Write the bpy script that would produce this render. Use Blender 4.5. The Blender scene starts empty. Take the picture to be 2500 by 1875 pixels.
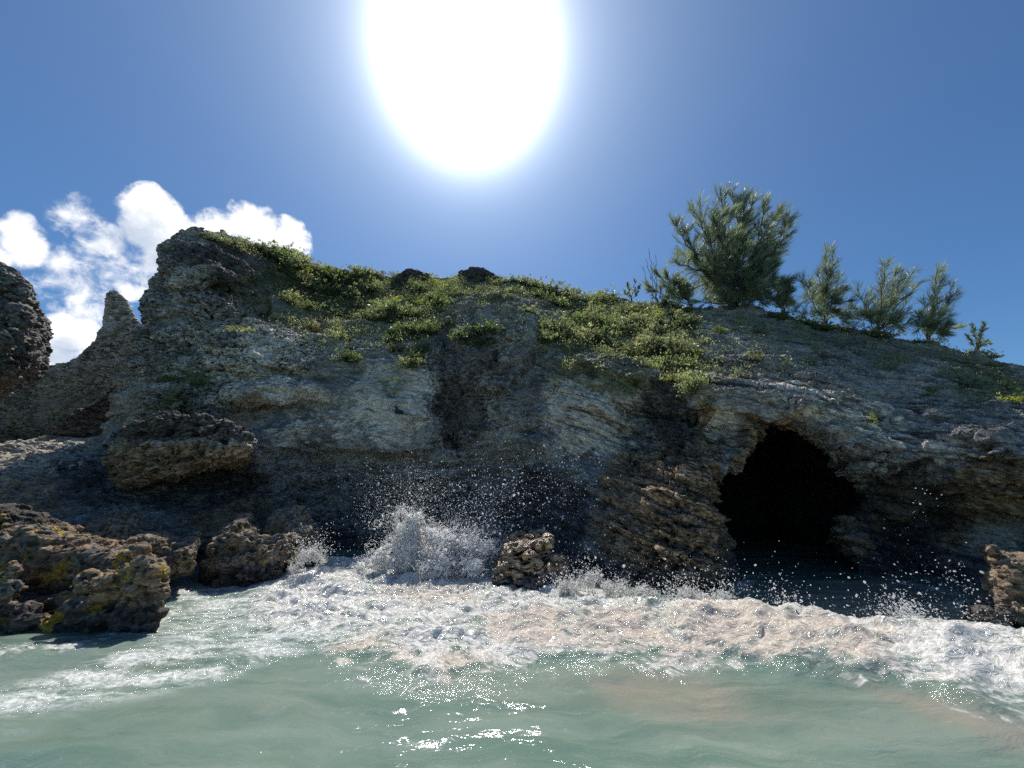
import bpy, bmesh, math, random
import numpy as np
from mathutils import Vector, Matrix, Quaternion
from mathutils.bvhtree import BVHTree

random.seed(7); RNG = np.random.default_rng(7)
sc = bpy.context.scene
COL = sc.collection

# ------------------------------------------------------------------ camera
CAM_H = 1.5; PITCH = math.radians(14.5); FPX = 939.0           # ultra-wide phone lens, wading height
CP, SP = math.cos(PITCH), math.sin(PITCH)
cam_d = bpy.data.cameras.new('camera'); cam = bpy.data.objects.new('camera', cam_d); COL.objects.link(cam)
cam.location = (0, 0, CAM_H); cam.rotation_euler = (math.pi/2 + PITCH, 0, 0)
cam_d.sensor_fit = 'HORIZONTAL'; cam_d.sensor_width = 36; cam_d.lens = FPX/2500*36
cam_d.clip_start = 0.05; cam_d.clip_end = 5000
sc.camera = cam

def ray(px, py):
    xc, yc = (px-1250)/FPX, (937.5-py)/FPX
    return np.array([xc, CP - yc*SP, SP + yc*CP])
def P(px, py, Y):                                               # world point on that sight line at depth Y
    d = ray(px, py); return np.array([0, 0, CAM_H]) + d*(Y/d[1])
def G(px, py, z=0.0):                                           # ... where it meets the level z
    d = ray(px, py); t = (z-CAM_H)/d[2]; return np.array([0, 0, CAM_H]) + d*t
def proj(co):                                                   # world points -> photo pixels (used to place colour patches, pits and cracks)
    x, y, z = co[:, 0], co[:, 1], co[:, 2]-CAM_H
    f = y*CP + z*SP; u = -y*SP + z*CP
    return 1250 + FPX*x/f, 937.5 - FPX*u/f

# ------------------------------------------------------------------ sun and sky
SUN = Vector(ray(1141, 126)).normalized()
SUN_EL = math.asin(SUN.z); SUN_AZ = math.atan2(SUN.x, SUN.y)
sun_d = bpy.data.lights.new('sun', 'SUN'); sun_d.energy = 4.2; sun_d.angle = math.radians(0.53); sun_d.color = (1, 0.955, 0.88)
sun = bpy.data.objects.new('sun', sun_d); COL.objects.link(sun)
sun.rotation_euler = SUN.to_track_quat('Z', 'Y').to_euler()
sc.view_settings.view_transform = 'Standard'; sc.view_settings.look = 'None'
sc.view_settings.exposure = 0.32; sc.view_settings.gamma = 1.0
sc.cycles.max_bounces = 8; sc.cycles.diffuse_bounces = 4; sc.cycles.glossy_bounces = 3
sc.cycles.transmission_bounces = 4; sc.cycles.transparent_max_bounces = 12
sc.cycles.sample_clamp_indirect = 3.0; sc.cycles.use_denoising = False
sc.cycles.caustics_reflective = False; sc.cycles.caustics_refractive = False

class NB:
    """small node-tree builder"""
    def __init__(s, tree): s.t = tree; s.t.nodes.clear()
    def sock(s, inp, v):
        if isinstance(v, bpy.types.NodeSocket): s.t.links.new(v, inp)
        elif v is not None: inp.default_value = v
    def n(s, typ, props=None, **ins):
        nd = s.t.nodes.new(typ)
        for k, v in (props or {}).items(): setattr(nd, k, v)
        for k, v in ins.items():
            key = int(k[1:]) if k[0] == '_' else k.replace('_', ' ')
            s.sock(nd.inputs[key], v)
        return nd
    def m(s, op, a, b=None, c=None, clamp=False):
        nd = s.n('ShaderNodeMath', {'operation': op, 'use_clamp': clamp})
        s.sock(nd.inputs[0], a); s.sock(nd.inputs[1], b); s.sock(nd.inputs[2], c)
        return nd.outputs[0]
    def v(s, op, a, b=None, scale=None):
        nd = s.n('ShaderNodeVectorMath', {'operation': op})
        s.sock(nd.inputs[0], a); s.sock(nd.inputs[1], b)
        if scale is not None: s.sock(nd.inputs['Scale'], scale)
        return nd.outputs['Value'] if op in ('LENGTH', 'DISTANCE', 'DOT_PRODUCT') else nd.outputs[0]
    def ss(s, x, a, b, lo=0.0, hi=1.0):                         # smoothstep map
        return s.n('ShaderNodeMapRange', {'interpolation_type': 'SMOOTHSTEP'}, _0=x, _1=a, _2=b, _3=lo, _4=hi).outputs[0]
    def lin(s, x, a, b, lo=0.0, hi=1.0):
        return s.n('ShaderNodeMapRange', None, _0=x, _1=a, _2=b, _3=lo, _4=hi).outputs[0]
    def mix(s, f, a, b, bt='MIX'):
        nd = s.n('ShaderNodeMix', {'data_type': 'RGBA', 'blend_type': bt, 'clamp_factor': True})
        s.sock(nd.inputs[0], f)
        s.sock(nd.inputs[6], a if isinstance(a, bpy.types.NodeSocket) else tuple(a)+(1,))
        s.sock(nd.inputs[7], b if isinstance(b, bpy.types.NodeSocket) else tuple(b)+(1,))
        return nd.outputs[2]
    def noise(s, vec, scale, detail=4, rough=0.55, dist=0.0, lac=2.0):
        return s.n('ShaderNodeTexNoise', None, Vector=vec, Scale=scale, Detail=detail, Roughness=rough, Distortion=dist, Lacunarity=lac).outputs[0]
    def noisec(s, vec, scale, detail=2):
        return s.n('ShaderNodeTexNoise', None, Vector=vec, Scale=scale, Detail=detail).outputs[1]
    def voro(s, vec, scale, feature='F1', smooth=None, rand=1.0):
        nd = s.n('ShaderNodeTexVoronoi', {'feature': feature}, Vector=vec, Scale=scale, Randomness=rand)
        if smooth is not None: nd.inputs['Smoothness'].default_value = smooth
        return nd.outputs['Distance']
    def scl(s, vec, x, y, z): return s.v('MULTIPLY', vec, (x, y, z))

world = bpy.data.worlds.new('World'); sc.world = world; world.use_nodes = True
b = NB(world.node_tree)
D = b.n('ShaderNodeTexCoord').outputs['Generated']
D = b.v('NORMALIZE', D)
sky = b.n('ShaderNodeTexSky', {'sky_type': 'NISHITA', 'sun_disc': False, 'sun_elevation': SUN_EL, 'sun_rotation': SUN_AZ,
                               'air_density': 1.0, 'dust_density': 0.35, 'ozone_density': 2.2, 'altitude': 0.0}).outputs[0]
sky = b.mix(1.0, sky, (0.43, 0.69, 0.91), 'MULTIPLY')
bg_sky = b.n('ShaderNodeBackground', None, Color=sky, Strength=0.084).outputs[0]
# bright aureole of scattered light round the sun, plus lens glare painted below it
ang = b.m('MULTIPLY', b.m('ARCCOSINE', b.m('MINIMUM', b.v('DOT_PRODUCT', D, tuple(SUN)), 0.99999)), 180/math.pi)
core = b.m('MULTIPLY', b.m('POWER', 2.718, b.m('MULTIPLY', b.m('POWER', b.m('DIVIDE', ang, 7.5), 2.8), -1.0)), 2.6)
halo1 = b.m('MULTIPLY', b.m('POWER', 2.718, b.m('DIVIDE', ang, -4.3)), 3.0)
halo2 = b.m('MULTIPLY', b.m('POWER', 2.718, b.m('DIVIDE', ang, -15.0)), 0.42)
ang2 = b.m('MULTIPLY', b.m('ARCCOSINE', b.m('MINIMUM', b.v('DOT_PRODUCT', D, tuple(Vector(ray(1141, 222)).normalized())), 0.99999)), 180/math.pi)  # lower lobe: glare painted into the sky, drawing the glow downward
core = b.m('ADD', core, b.m('MULTIPLY', b.m('POWER', 2.718, b.m('MULTIPLY', b.m('POWER', b.m('DIVIDE', ang2, 6.0), 2.0), -1.0)), 1.5))
e1 = b.n('ShaderNodeBackground', None, Color=(1, 0.99, 0.97, 1), Strength=b.m('ADD', core, halo1)).outputs[0]
e2 = b.n('ShaderNodeBackground', None, Color=(0.80, 0.88, 1.0, 1), Strength=halo2).outputs[0]
# cumulus low in the left of the sky: a density in direction space
grp = bpy.data.node_groups.new('cloud_density', 'ShaderNodeTree')
grp.interface.new_socket('Dir', in_out='INPUT', socket_type='NodeSocketVector')
grp.interface.new_socket('Density', in_out='OUTPUT', socket_type='NodeSocketFloat')
gb = NB(grp); gi = gb.n('NodeGroupInput').outputs[0]
warp = gb.v('ADD', gi, gb.v('SCALE', gb.v('SUBTRACT', gb.noisec(gi, 7.0, 3), (0.5, 0.5, 0.5)), None, 0.10))
tot = None
for (px, py, r, amp, sq) in [(370, 530, 88, 1.25, 1.0), (430, 590, 105, 1.15, 1.0), (330, 650, 95, .46, 1), (250, 600, 110, .52, 1.0), (190, 545, 90, .42, 1),
                             (600, 548, 80, 1.25, 1.0), (690, 580, 75, 1.15, 1), (520, 570, 80, 1.0, 1), (25, 590, 95, 1.05, 1), (130, 650, 110, .50, 1),
                             (220, 730, 110, .40, 1), (310, 695, 50, .85, 1), (160, 810, 85, 1.25, 1.0), (240, 855, 80, 1.15, 1), (130, 880, 90, 1.2, 1),
                             (60, 860, 120, 1.0, 1), (-120, 620, 140, .9, 1), (-150, 850, 160, .9, 1), (330, 900, 100, .9, 1)]:
    py += 14; c = Vector(ray(px, py)).normalized(); cc = Vector(ray(px+r, py)).normalized(); rr = (c-cc).length*1.12
    d = gb.m('DIVIDE', gb.v('DISTANCE', warp, tuple(c)), rr)
    e = gb.m('MULTIPLY', gb.m('SUBTRACT', 1.0, gb.m('MULTIPLY', d, d), clamp=True), amp)
    tot = e if tot is None else gb.m('MAXIMUM', tot, e)
fb = gb.noise(gi, 22.0, 9, 0.62, 0.3)
fb2 = gb.noise(gi, 6.0, 5, 0.55)
dens = gb.m('ADD', gb.m('MULTIPLY', tot, 1.0), gb.m('ADD', gb.m('MULTIPLY', gb.m('SUBTRACT', fb, 0.5), 2.3), gb.m('MULTIPLY', gb.m('SUBTRACT', fb2, 0.5), 1.0)))
dens = gb.m('MULTIPLY', dens, gb.ss(tot, 0.0, 0.25))
go = gb.n('NodeGroupOutput'); gb.t.links.new(dens, go.inputs[0])
def dens_at(vec):
    g = b.n('ShaderNodeGroup', {'node_tree': grp}); b.sock(g.inputs[0], vec); return g.outputs[0]
d0 = dens_at(D); d1 = dens_at(b.v('ADD', D, tuple(SUN*0.03 + Vector((0, 0, .012)))))
alpha = b.ss(d0, 0.12, 0.85)
thick = b.ss(d1, 0.2, 1.5)
ccol = b.mix(thick, (1.0, 1.0, 1.0), (0.50, 0.57, 0.68))  # cloud shade painted in: greyer where the sunward sample is dense
bgc = b.n('ShaderNodeBackground', None, Color=ccol, Strength=0.95).outputs[0]
skymix = b.n('ShaderNodeMixShader', None, _0=b.m('MULTIPLY', alpha, 0.96), _1=bg_sky, _2=bgc).outputs[0]
addw = b.n('ShaderNodeAddShader', None, _0=skymix, _1=e1).outputs[0]
addw = b.n('ShaderNodeAddShader', None, _0=addw, _1=e2).outputs[0]
b.n('ShaderNodeOutputWorld', None, Surface=addw)
world.cycles.sampling_method = 'MANUAL'; world.cycles.sample_map_resolution = 1024

# ------------------------------------------------------------------ numpy helpers
def _hash(i, j, k, seed):
    h = (i.astype(np.uint32)*np.uint32(374761393) + j.astype(np.uint32)*np.uint32(668265263) + k.astype(np.uint32)*np.uint32(2147483647) + np.uint32(seed*144665 % 2**31))
    h = (h ^ (h >> np.uint32(13)))*np.uint32(1274126177); h = (h ^ (h >> np.uint32(16)))*np.uint32(2246822519)
    return (h ^ (h >> np.uint32(15)))
def gnoise(p, seed=0):
    """gradient noise, p (N,3) -> about -1..1"""
    f = np.floor(p); q = (p-f).astype(np.float32); f = f.astype(np.int64)
    u = q*q*q*(q*(q*6-15)+10); out = 0
    for a in (0, 1):
        wx = u[:, 0] if a else 1-u[:, 0]
        for c in (0, 1):
            wy = u[:, 1] if c else 1-u[:, 1]
            for e in (0, 1):
                wz = u[:, 2] if e else 1-u[:, 2]
                h = _hash(f[:, 0]+a, f[:, 1]+c, f[:, 2]+e, seed)
                g = ((h & np.uint32(1023)).astype(np.float32)/511.5-1)*(q[:, 0]-a) + (((h >> np.uint32(10)) & np.uint32(1023)).astype(np.float32)/511.5-1)*(q[:, 1]-c) \
                    + (((h >> np.uint32(20)) & np.uint32(1023)).astype(np.float32)/511.5-1)*(q[:, 2]-e)
                out = out + g*wx*wy*wz
    return out*1.6
def fbm(p, scale=1.0, octv=4, rough=0.5, seed=0, ridged=False):
    p = np.asarray(p)*scale; out = 0; a = 1.0; tot = 0
    for o in range(octv):
        n = gnoise(p + 17.3*o, seed+o)
        if ridged: n = 1-2*np.abs(n)
        out = out + a*n; tot += a; a *= rough; p = p*2.03
    return out/tot
def sstep(x, a, b_): t = np.clip((x-a)/(b_-a), 0, 1); return t*t*(3-2*t)
def smax(a, b_, k): h = np.clip(0.5+0.5*(a-b_)/k, 0, 1); return b_*(1-h)+a*h + k*h*(1-h)
def smin(a, b_, k): return -smax(-a, -b_, k)
def poly_sd(x, z, poly):
    """signed distance to a closed polygon, negative inside"""
    poly = np.asarray(poly); d = np.full(x.shape, 1e9); s = np.zeros(x.shape, bool)
    for i in range(len(poly)):
        a, c = poly[i-1], poly[i]; e = c-a; wx, wz = x-a[0], z-a[1]
        t = np.clip((wx*e[0]+wz*e[1])/(e@e+1e-12), 0, 1)
        d = np.minimum(d, (wx-t*e[0])**2 + (wz-t*e[1])**2)
        cond = (a[1] > z) != (c[1] > z)
        with np.errstate(divide='ignore', invalid='ignore'):
            s ^= cond & (x < (c[0]-a[0])*(z-a[1])/(c[1]-a[1]+1e-12) + a[0])
    d = np.sqrt(d); return np.where(s, -d, d)
class TPS:
    def __init__(s, pts, val, lam=0.02):
        s.p = np.asarray(pts, float); n = len(s.p); K = s.k(s.p, s.p) + lam*np.eye(n)
        A = np.zeros((n+3, n+3)); A[:n, :n] = K; A[:n, n] = 1; A[:n, n+1:] = s.p; A[n, :n] = 1; A[n+1:, :n] = s.p.T
        s.w = np.linalg.solve(A, np.r_[val, 0, 0, 0])
    def k(s, a, c):
        r2 = ((a[:, None, :]-c[None])**2).sum(-1); return 0.5*r2*np.log(r2+1e-9)
    def __call__(s, q):
        n = len(s.p); out = np.empty(len(q))
        for i in range(0, len(q), 20000):
            qq = q[i:i+20000]; out[i:i+20000] = s.k(qq, s.p)@s.w[:n] + s.w[n] + qq@s.w[n+1:]
        return out
def surface_nets(Dg, org, h):
    """naive surface nets; Dg<0 is solid"""
    Dg = np.pad(Dg, 1, constant_values=abs(h)); org = np.asarray(org)-h
    neg = Dg < 0; nx, ny, nz = Dg.shape
    c8 = [neg[i:nx-1+i, j:ny-1+j, k:nz-1+k] for i in (0, 1) for j in (0, 1) for k in (0, 1)]
    s = sum(c.astype(np.int8) for c in c8); act = (s > 0) & (s < 8)
    I, J, K = np.nonzero(act); idx = np.full(act.shape, -1, np.int64); idx[I, J, K] = np.arange(len(I))
    acc = np.zeros((len(I), 3)); cnt = np.zeros(len(I))
    for ax in range(3):
        for o1 in (0, 1):
            for o2 in (0, 1):
                o = [0, 0, 0]; oth = [q for q in range(3) if q != ax]; o[oth[0]] = o1; o[oth[1]] = o2
                e = list(o); e[ax] = 1
                va = Dg[I+o[0], J+o[1], K+o[2]]; vb = Dg[I+e[0], J+e[1], K+e[2]]
                cr = (va < 0) != (vb < 0); t = np.where(cr, va/np.where(cr, va-vb, 1), 0)
                pt = np.array(o, float)[None, :].repeat(len(I), 0); pt[:, ax] += t
                acc += np.where(cr[:, None], pt, 0); cnt += cr
    V = (acc/cnt[:, None] + np.c_[I, J, K])*h + org
    F = []
    for ax in range(3):
        oth = [q for q in range(3) if q != ax]
        sl0 = [slice(1, -1)]*3; sl1 = [slice(1, -1)]*3
        sl0[ax] = slice(0, -1); sl1[ax] = slice(1, None)
        a = neg[tuple(sl0)]; c = neg[tuple(sl1)]
        q = np.array(np.nonzero(a != c)).T; flip = c[tuple(q.T)]
        base = q.copy()
        for o_ in oth: base[:, o_] += 1
        def cell(d1, d2):
            w = base.copy(); w[:, oth[0]] -= d1; w[:, oth[1]] -= d2
            return idx[w[:, 0], w[:, 1], w[:, 2]]
        quad = np.stack([cell(1, 1), cell(0, 1), cell(0, 0), cell(1, 0)], 1)
        if ax == 1: flip = ~flip
        quad[flip] = quad[flip][:, ::-1]
        F.append(quad)
    return V, np.concatenate(F)
def mesh_np(name, V, F, smooth=True):
    me = bpy.data.meshes.new(name); V = np.asarray(V, np.float32); F = np.asarray(F, np.int32)
    k = F.shape[1]
    me.vertices.add(len(V)); me.vertices.foreach_set('co', V.ravel())
    me.loops.add(F.size); me.loops.foreach_set('vertex_index', F.ravel())
    me.polygons.add(len(F)); me.polygons.foreach_set('loop_start', np.arange(0, F.size, k, dtype=np.int32))
    me.polygons.foreach_set('loop_total', np.full(len(F), k, np.int32))
    if smooth: me.polygons.foreach_set('use_smooth', np.ones(len(F), bool))
    me.update(); me.validate(); return me
def set_attr(me, name, rgba):
    a = me.color_attributes.new(name, 'FLOAT_COLOR', 'POINT'); a.data.foreach_set('color', np.asarray(rgba, np.float32).ravel())
def tag(o, label=None, cat=None, group=None, kind=None):
    for k, v in (('label', label), ('category', cat), ('group', group), ('kind', kind)):
        if v: o[k] = v
    return o
def link(name, me, mat=None, parent=None, loc=None):
    o = bpy.data.objects.new(name, me); COL.objects.link(o)
    if mat and not me.materials: me.materials.append(mat)
    if parent: o.parent = parent
    if loc is not None: o.location = loc
    return o
def new_mat(name):
    m = bpy.data.materials.new(name); m.use_nodes = True; return m, NB(m.node_tree)

# ------------------------------------------------------------------ rock material
def rock_material(name, disp=1.0, strat=1.0, pit=1.0, tint=(1, 1, 1), stain=0.0, wet=0.0, fine=1.0, flat=2.1):
    """weathered limestone. vertex colours: A = brown, pale, dark, green; B = strata tilt, pitting, smoothness, lichen"""
    m, b = new_mat(name); m.displacement_method = 'DISPLACEMENT'
    pos = b.n('ShaderNodeNewGeometry').outputs['Position']
    a1 = b.n('ShaderNodeAttribute', {'attribute_name': 'A'}); a2 = b.n('ShaderNodeAttribute', {'attribute_name': 'B'})
    sa = b.n('ShaderNodeSeparateColor', None, Color=a1.outputs['Color']).outputs
    sb = b.n('ShaderNodeSeparateColor', None, Color=a2.outputs['Color']).outputs
    brown, pale, dark, green = sa[0], sa[1], sa[2], a1.outputs['Alpha']
    tilt, pits, smoothz, lich = sb[0], sb[1], sb[2], a2.outputs['Alpha']
    # strata coordinates: z tilted in x
    sx = b.n('ShaderNodeSeparateXYZ', None, Vector=pos).outputs
    zt = b.m('ADD', sx[2], b.m('MULTIPLY', b.m('MULTIPLY', sx[0], tilt), 0.33))
    sp = b.n('ShaderNodeCombineXYZ', None, X=sx[0], Y=sx[1], Z=zt).outputs[0]
    wsp = b.v('ADD', sp, b.v('SCALE', b.v('SUBTRACT', b.noisec(pos, 0.9, 3), (.5, .5, .5)), None, b.lin(tilt, 0, 1, 0.5, 0.16)))
    lay = b.noise(b.v('MULTIPLY', wsp, b.n('ShaderNodeCombineXYZ', None, X=b.lin(tilt, 0, 1, 1.1, .20), Y=b.lin(tilt, 0, 1, .9, .3), Z=7.5).outputs[0]), 1.0, 6, 0.68)            # thin layers
    lay2 = b.noise(b.scl(wsp, 1.6, 1.6, 3.2), 1.0, 5, 0.62)
    lump = b.noise(pos, 2.3, 6, 0.6)
    # lacy pits, flattened along the beds
    pv = b.v('ADD', b.scl(wsp, 1, 1, flat), b.v('SCALE', b.noisec(pos, 6.0, 2), None, 0.16))
    v1 = b.voro(pv, 4.6, 'SMOOTH_F1', 0.35); v2 = b.voro(pv, 10.5, 'SMOOTH_F1', 0.3)
    pit1 = b.ss(v1, 0.16, 0.50); pit2 = b.ss(v2, 0.12, 0.46)
    # where pits are deep
    pm = b.m('MULTIPLY', b.m('ADD', pits, 0.12), b.ss(b.noise(pos, 0.8, 3), 0.30, 0.52))
    fin = b.noise(b.scl(wsp, 1, 1, 2.4), 13.0, 7, 0.7)
    h = b.m('MULTIPLY', b.m('SUBTRACT', lay, 0.5), b.lin(tilt, 0, 1, 0.34*strat, 0.50*strat))
    h = b.m('ADD', h, b.m('MULTIPLY', b.m('SUBTRACT', lay2, 0.5), 0.22*strat))
    h = b.m('ADD', h, b.m('MULTIPLY', b.m('SUBTRACT', lump, 0.5), 0.30))
    ph = b.m('ADD', b.m('MULTIPLY', b.m('SUBTRACT', pit1, 0.75), 0.24*pit), b.m('MULTIPLY', b.m('SUBTRACT', pit2, 0.75), 0.12*pit))
    h = b.m('ADD', h, b.m('MULTIPLY', ph, pm))
    h = b.m('ADD', h, b.m('MULTIPLY', b.m('SUBTRACT', fin, 0.5), 0.12*fine))
    h = b.m('MULTIPLY', h, b.m('SUBTRACT', 1.0, b.m('MULTIPLY', smoothz, 0.6)))
    zw = b.m('ADD', zt, b.m('MULTIPLY', b.noise(b.scl(pos, .5, .5, .5), 1.0, 3, .5), .55))
    beds = []
    for fq, ph_ in ((2.6, 0.0), (6.3, .37)):
        fr = b.m('FRACT', b.m('ADD', b.m('MULTIPLY', zw, fq), ph_)); beds.append(fr)
    bed_on = b.m('MULTIPLY', tilt, b.ss(b.noise(b.scl(sp, .35, .35, 1.3), 1.0, 3, .6), .40, .60))
    h = b.m('SUBTRACT', h, b.m('MULTIPLY', bed_on, b.m('ADD', b.m('MULTIPLY', b.m('SUBTRACT', beds[0], .5), .15*strat), b.m('MULTIPLY', b.m('SUBTRACT', beds[1], .5), .06*strat))))
    bedline = b.m('MULTIPLY', bed_on, b.m('MAXIMUM', b.ss(beds[0], .86, .97), b.m('MULTIPLY', b.ss(beds[1], .80, .95), .7)))
    crk = b.n('ShaderNodeAttribute', {'attribute_name': 'C'}); sc_ = b.n('ShaderNodeSeparateColor', None, Color=crk.outputs['Color']).outputs
    cw_ = b.m('MULTIPLY', sc_[0], b.lin(lay2, 0.3, 0.62, 0.25, 1.25))
    h = b.m('SUBTRACT', h, b.m('MULTIPLY', cw_, 0.30)); h = b.m('ADD', h, b.m('MULTIPLY', sc_[1], 0.16))
    dn = b.n('ShaderNodeDisplacement', None, Height=h, Midlevel=0.0, Scale=disp).outputs[0]
    # colours
    n1 = b.noise(pos, 1.3, 6, 0.66); n2 = b.noise(b.scl(wsp, 1, 1, 3.0), 4.0, 6, 0.70); n3 = b.noise(pos, 26.0, 3, 0.7)
    mott = b.m('ADD', b.m('MULTIPLY', b.m('SUBTRACT', n1, .5), 1.5), b.m('MULTIPLY', b.m('SUBTRACT', n2, .5), 1.5))
    def patch(a): return b.m('MULTIPLY', b.ss(b.m('ADD', b.m('MULTIPLY', a, 1.0), mott), 0.36, 0.62), b.ss(a, 0.0, 0.25))
    col = b.mix(b.ss(n1, 0.38, 0.62), (0.15, 0.155, 0.16), (0.34, 0.34, 0.33))
    col = b.mix(b.m('MULTIPLY', b.ss(n2, 0.44, 0.66), 0.6), col, (0.50, 0.49, 0.465))
    pc = b.mix(b.ss(n2, 0.36, 0.62), (0.30, 0.285, 0.26), (0.66, 0.64, 0.59))
    col = b.mix(patch(pale), col, pc)
    bc = b.mix(b.ss(n2, 0.36, 0.66), (0.12, 0.088, 0.06), (0.42, 0.325, 0.225))
    col = b.mix(patch(brown), col, bc)
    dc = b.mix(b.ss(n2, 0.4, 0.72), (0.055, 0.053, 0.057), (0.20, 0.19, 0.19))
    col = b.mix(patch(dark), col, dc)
    col = b.mix(b.m('MULTIPLY', b.ss(pale, .95, 1.12), b.ss(n1, .3, .5, .5, 1.0)), col, pc)
    gc = b.mix(b.ss(n2, 0.35, 0.65), (0.085, 0.10, 0.06), (0.21, 0.22, 0.14))
    col = b.mix(patch(green), col, gc)
    if stain > 0:
        st = b.ss(b.noise(pos, 3.4, 5, 0.6, 0.6), 0.555, 0.63)
        col = b.mix(b.m('MULTIPLY', b.m('MULTIPLY', st, lich), stain), col, (0.46, 0.33, 0.06))
    col = b.mix(0.55, col, b.mix(b.ss(n3, 0.25, 0.75), (0.62, 0.62, 0.62), (1.35, 1.35, 1.35)), 'MULTIPLY')
    col = b.mix(b.lin(smoothz, 0, 1, .75, .25), col, b.mix(b.ss(fin, 0.38, 0.58), (0.42, 0.42, 0.42), (1.35, 1.35, 1.35)), 'MULTIPLY')  # low spots of the relief darkened: crevice growth plus painted occlusion shade
    col = b.mix(b.m('MULTIPLY', b.m('SUBTRACT', 1.0, b.ss(lay, 0.34, 0.47)), b.lin(tilt, 0, 1, .5*min(1, strat), .8*min(1, strat))), col, (0.035, 0.035, 0.038))
    col = b.mix(b.m('MULTIPLY', bedline, .75*min(1, strat)), col, (0.035, 0.036, 0.04))
    # pits painted near black: dark growth, plus pit shade put into the colour
    col = b.mix(b.m('MULTIPLY', b.m('MULTIPLY', b.m('SUBTRACT', 1.0, b.m('MULTIPLY', pit2, b.ss(v1, 0.10, 0.32))), pm), 0.85), col, (0.02, 0.02, 0.021))
    col = b.mix(1.0, col, tuple(t_*c_ for t_, c_ in zip(tint, (1.40, 1.29, 1.17))), 'MULTIPLY')
    rough = b.lin(n2, 0.3, 0.7, 0.92 - wet*0.72, 0.75 - wet*0.55)
    bmp = b.n('ShaderNodeBump', None, Strength=0.8, Distance=0.05*fine, Height=b.noise(b.scl(pos, 1, 1, 1.8), 20.0, 4, 0.72)).outputs[0]
    p = b.n('ShaderNodeBsdfPrincipled', None, Base_Color=col, Normal=bmp, Roughness=rough, Specular_IOR_Level=0.25+0.35*wet)
    b.n('ShaderNodeOutputMaterial', None, Surface=p.outputs[0], Displacement=dn)
    return m
ROCK = rock_material('cliff_rock')
ROCK_SMALL = rock_material('boulder_rock', tint=(0.68, 0.67, 0.64), disp=0.7, strat=0.10, pit=0.8, stain=1.0, fine=1.2, flat=1.0)
ROCK_WET = rock_material('wet_rock', disp=0.55, strat=0.3, pit=1.2, wet=0.9)
ROCK_DARK = rock_material('dark_rock', disp=1.0, strat=1.0, pit=0.9)

# ------------------------------------------------------------------ the cliff
ctrl = """330 1000 9.6|400 900 9.6|380 760 10|360 650 10.5|430 640 10.3|520 640 10.6|560 760 10.3|560 690 10.6|610 800 10.2|600 900 9.6|520 1000 9.3|450 1100 9.4
500 1200 9.3|350 1200 9.2|600 1310 9.4|470 800 9.7|460 720 10
700 700 12.8|700 800 10.7|800 760 12.9|800 900 10.0|750 1000 9.7|900 1000 9.9|900 870 10.5|850 820 11|1000 720 14.4|1000 800 11.6|1000 900 10.4|1050 1000 9.9|1060 1100 10.0
1150 820 10.7|1200 760 11.3|1280 770 11.2|1130 1000 10.3|1200 1000 10.0|1250 900 10.2|1350 870 9.7|1350 1000 9.1|1450 1000 8.5|1550 950 8.2|1500 1100 8.4|1400 1120 8.9
1350 770 12.8|1500 770 12.3|1400 820 10.8|1550 850 9.8|1620 780 11.5|1650 930 8.3|1600 900 8.8|1130 720 14.2
1800 800 11|1800 900 8.6|1740 985 7.2|1900 950 7.5|1900 1030 6.8|2000 900 8.6|2000 1000 7.2|2050 1080 6.8|2100 950 7.8|2100 1060 6.9|2200 900 9|2200 1000 7.4|2150 1090 6.8
2300 900 9.2|2300 1000 7.3|2300 1060 6.6|2400 950 8|2400 1050 6.5|2480 1070 6.1|2500 980 7.4|2400 1110 6.1|2400 1190 6.3|2480 1240 6.4|2330 1150 6.5|2700 1050 6.3|2700 1300 6.3
1500 1180 7.7|1600 1190 6.7|1700 1190 6.6|1500 1300 6.9|1600 1300 6.3|1700 1300 6.15|1770 1300 6.3|1600 1430 6.1|1750 1430 6.0|1460 1410 6.9|1700 1090 7.0|1700 1000 7.4|1640 1050 7.6
800 1200 10.0|800 1330 9.6|950 1200 10.0|950 1330 9.6|1150 1200 10.0|1150 1350 9.3|1300 1200 9.3|1300 1380 8.3|1400 1300 7.9|700 1150 9.6|700 1330 9.2
2150 1190 7.6|2150 1350 7.4|2250 1260 7.9|2350 1330 7.4|2450 1420 6.7|2250 1400 7.2|2100 1300 7.0|1000 1480 9.2|1600 1550 6.0|2200 1550 6.8|600 1480 9.2"""
crest = """250 620 11.2|330 600 11.2|385 572 11.2|420 562 11.4|470 562 11.8|560 582 12.0|640 602 13.6|720 618 15.0|800 602 15.8|900 640 16.2|1000 668 16.5|1150 668 16.6|1300 692 16.2|1400 718 15.4
1500 728 14.4|1600 738 13.7|1700 748 13|1800 745 12.8|1900 768 12.6|2000 792 12.4|2100 810 12.2|2200 828 12|2300 845 11.7|2400 866 11.4|2500 898 11|2700 965 10.6|3000 1050 10"""
def parse(s): return [tuple(float(q) for q in t.split()) for t in s.replace('\n', '|').split('|') if t.strip()]
cp = [P(*t) for t in parse(ctrl)]; cr = np.array([P(*t) for t in parse(crest)])
allp = np.array(cp + [c for c in cr])
Fs = TPS(np.c_[allp[:, 0], allp[:, 2]], allp[:, 1], 0.03)
XL = np.array([P(px, py, 10.3) for px, py in [(225, 1300), (262, 1150), (290, 1060), (303, 1000), (300, 950), (312, 900), (336, 850), (345, 800), (350, 750), (354, 700), (348, 650), (368, 620), (384, 590), (402, 568), (440, 540)]])
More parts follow.
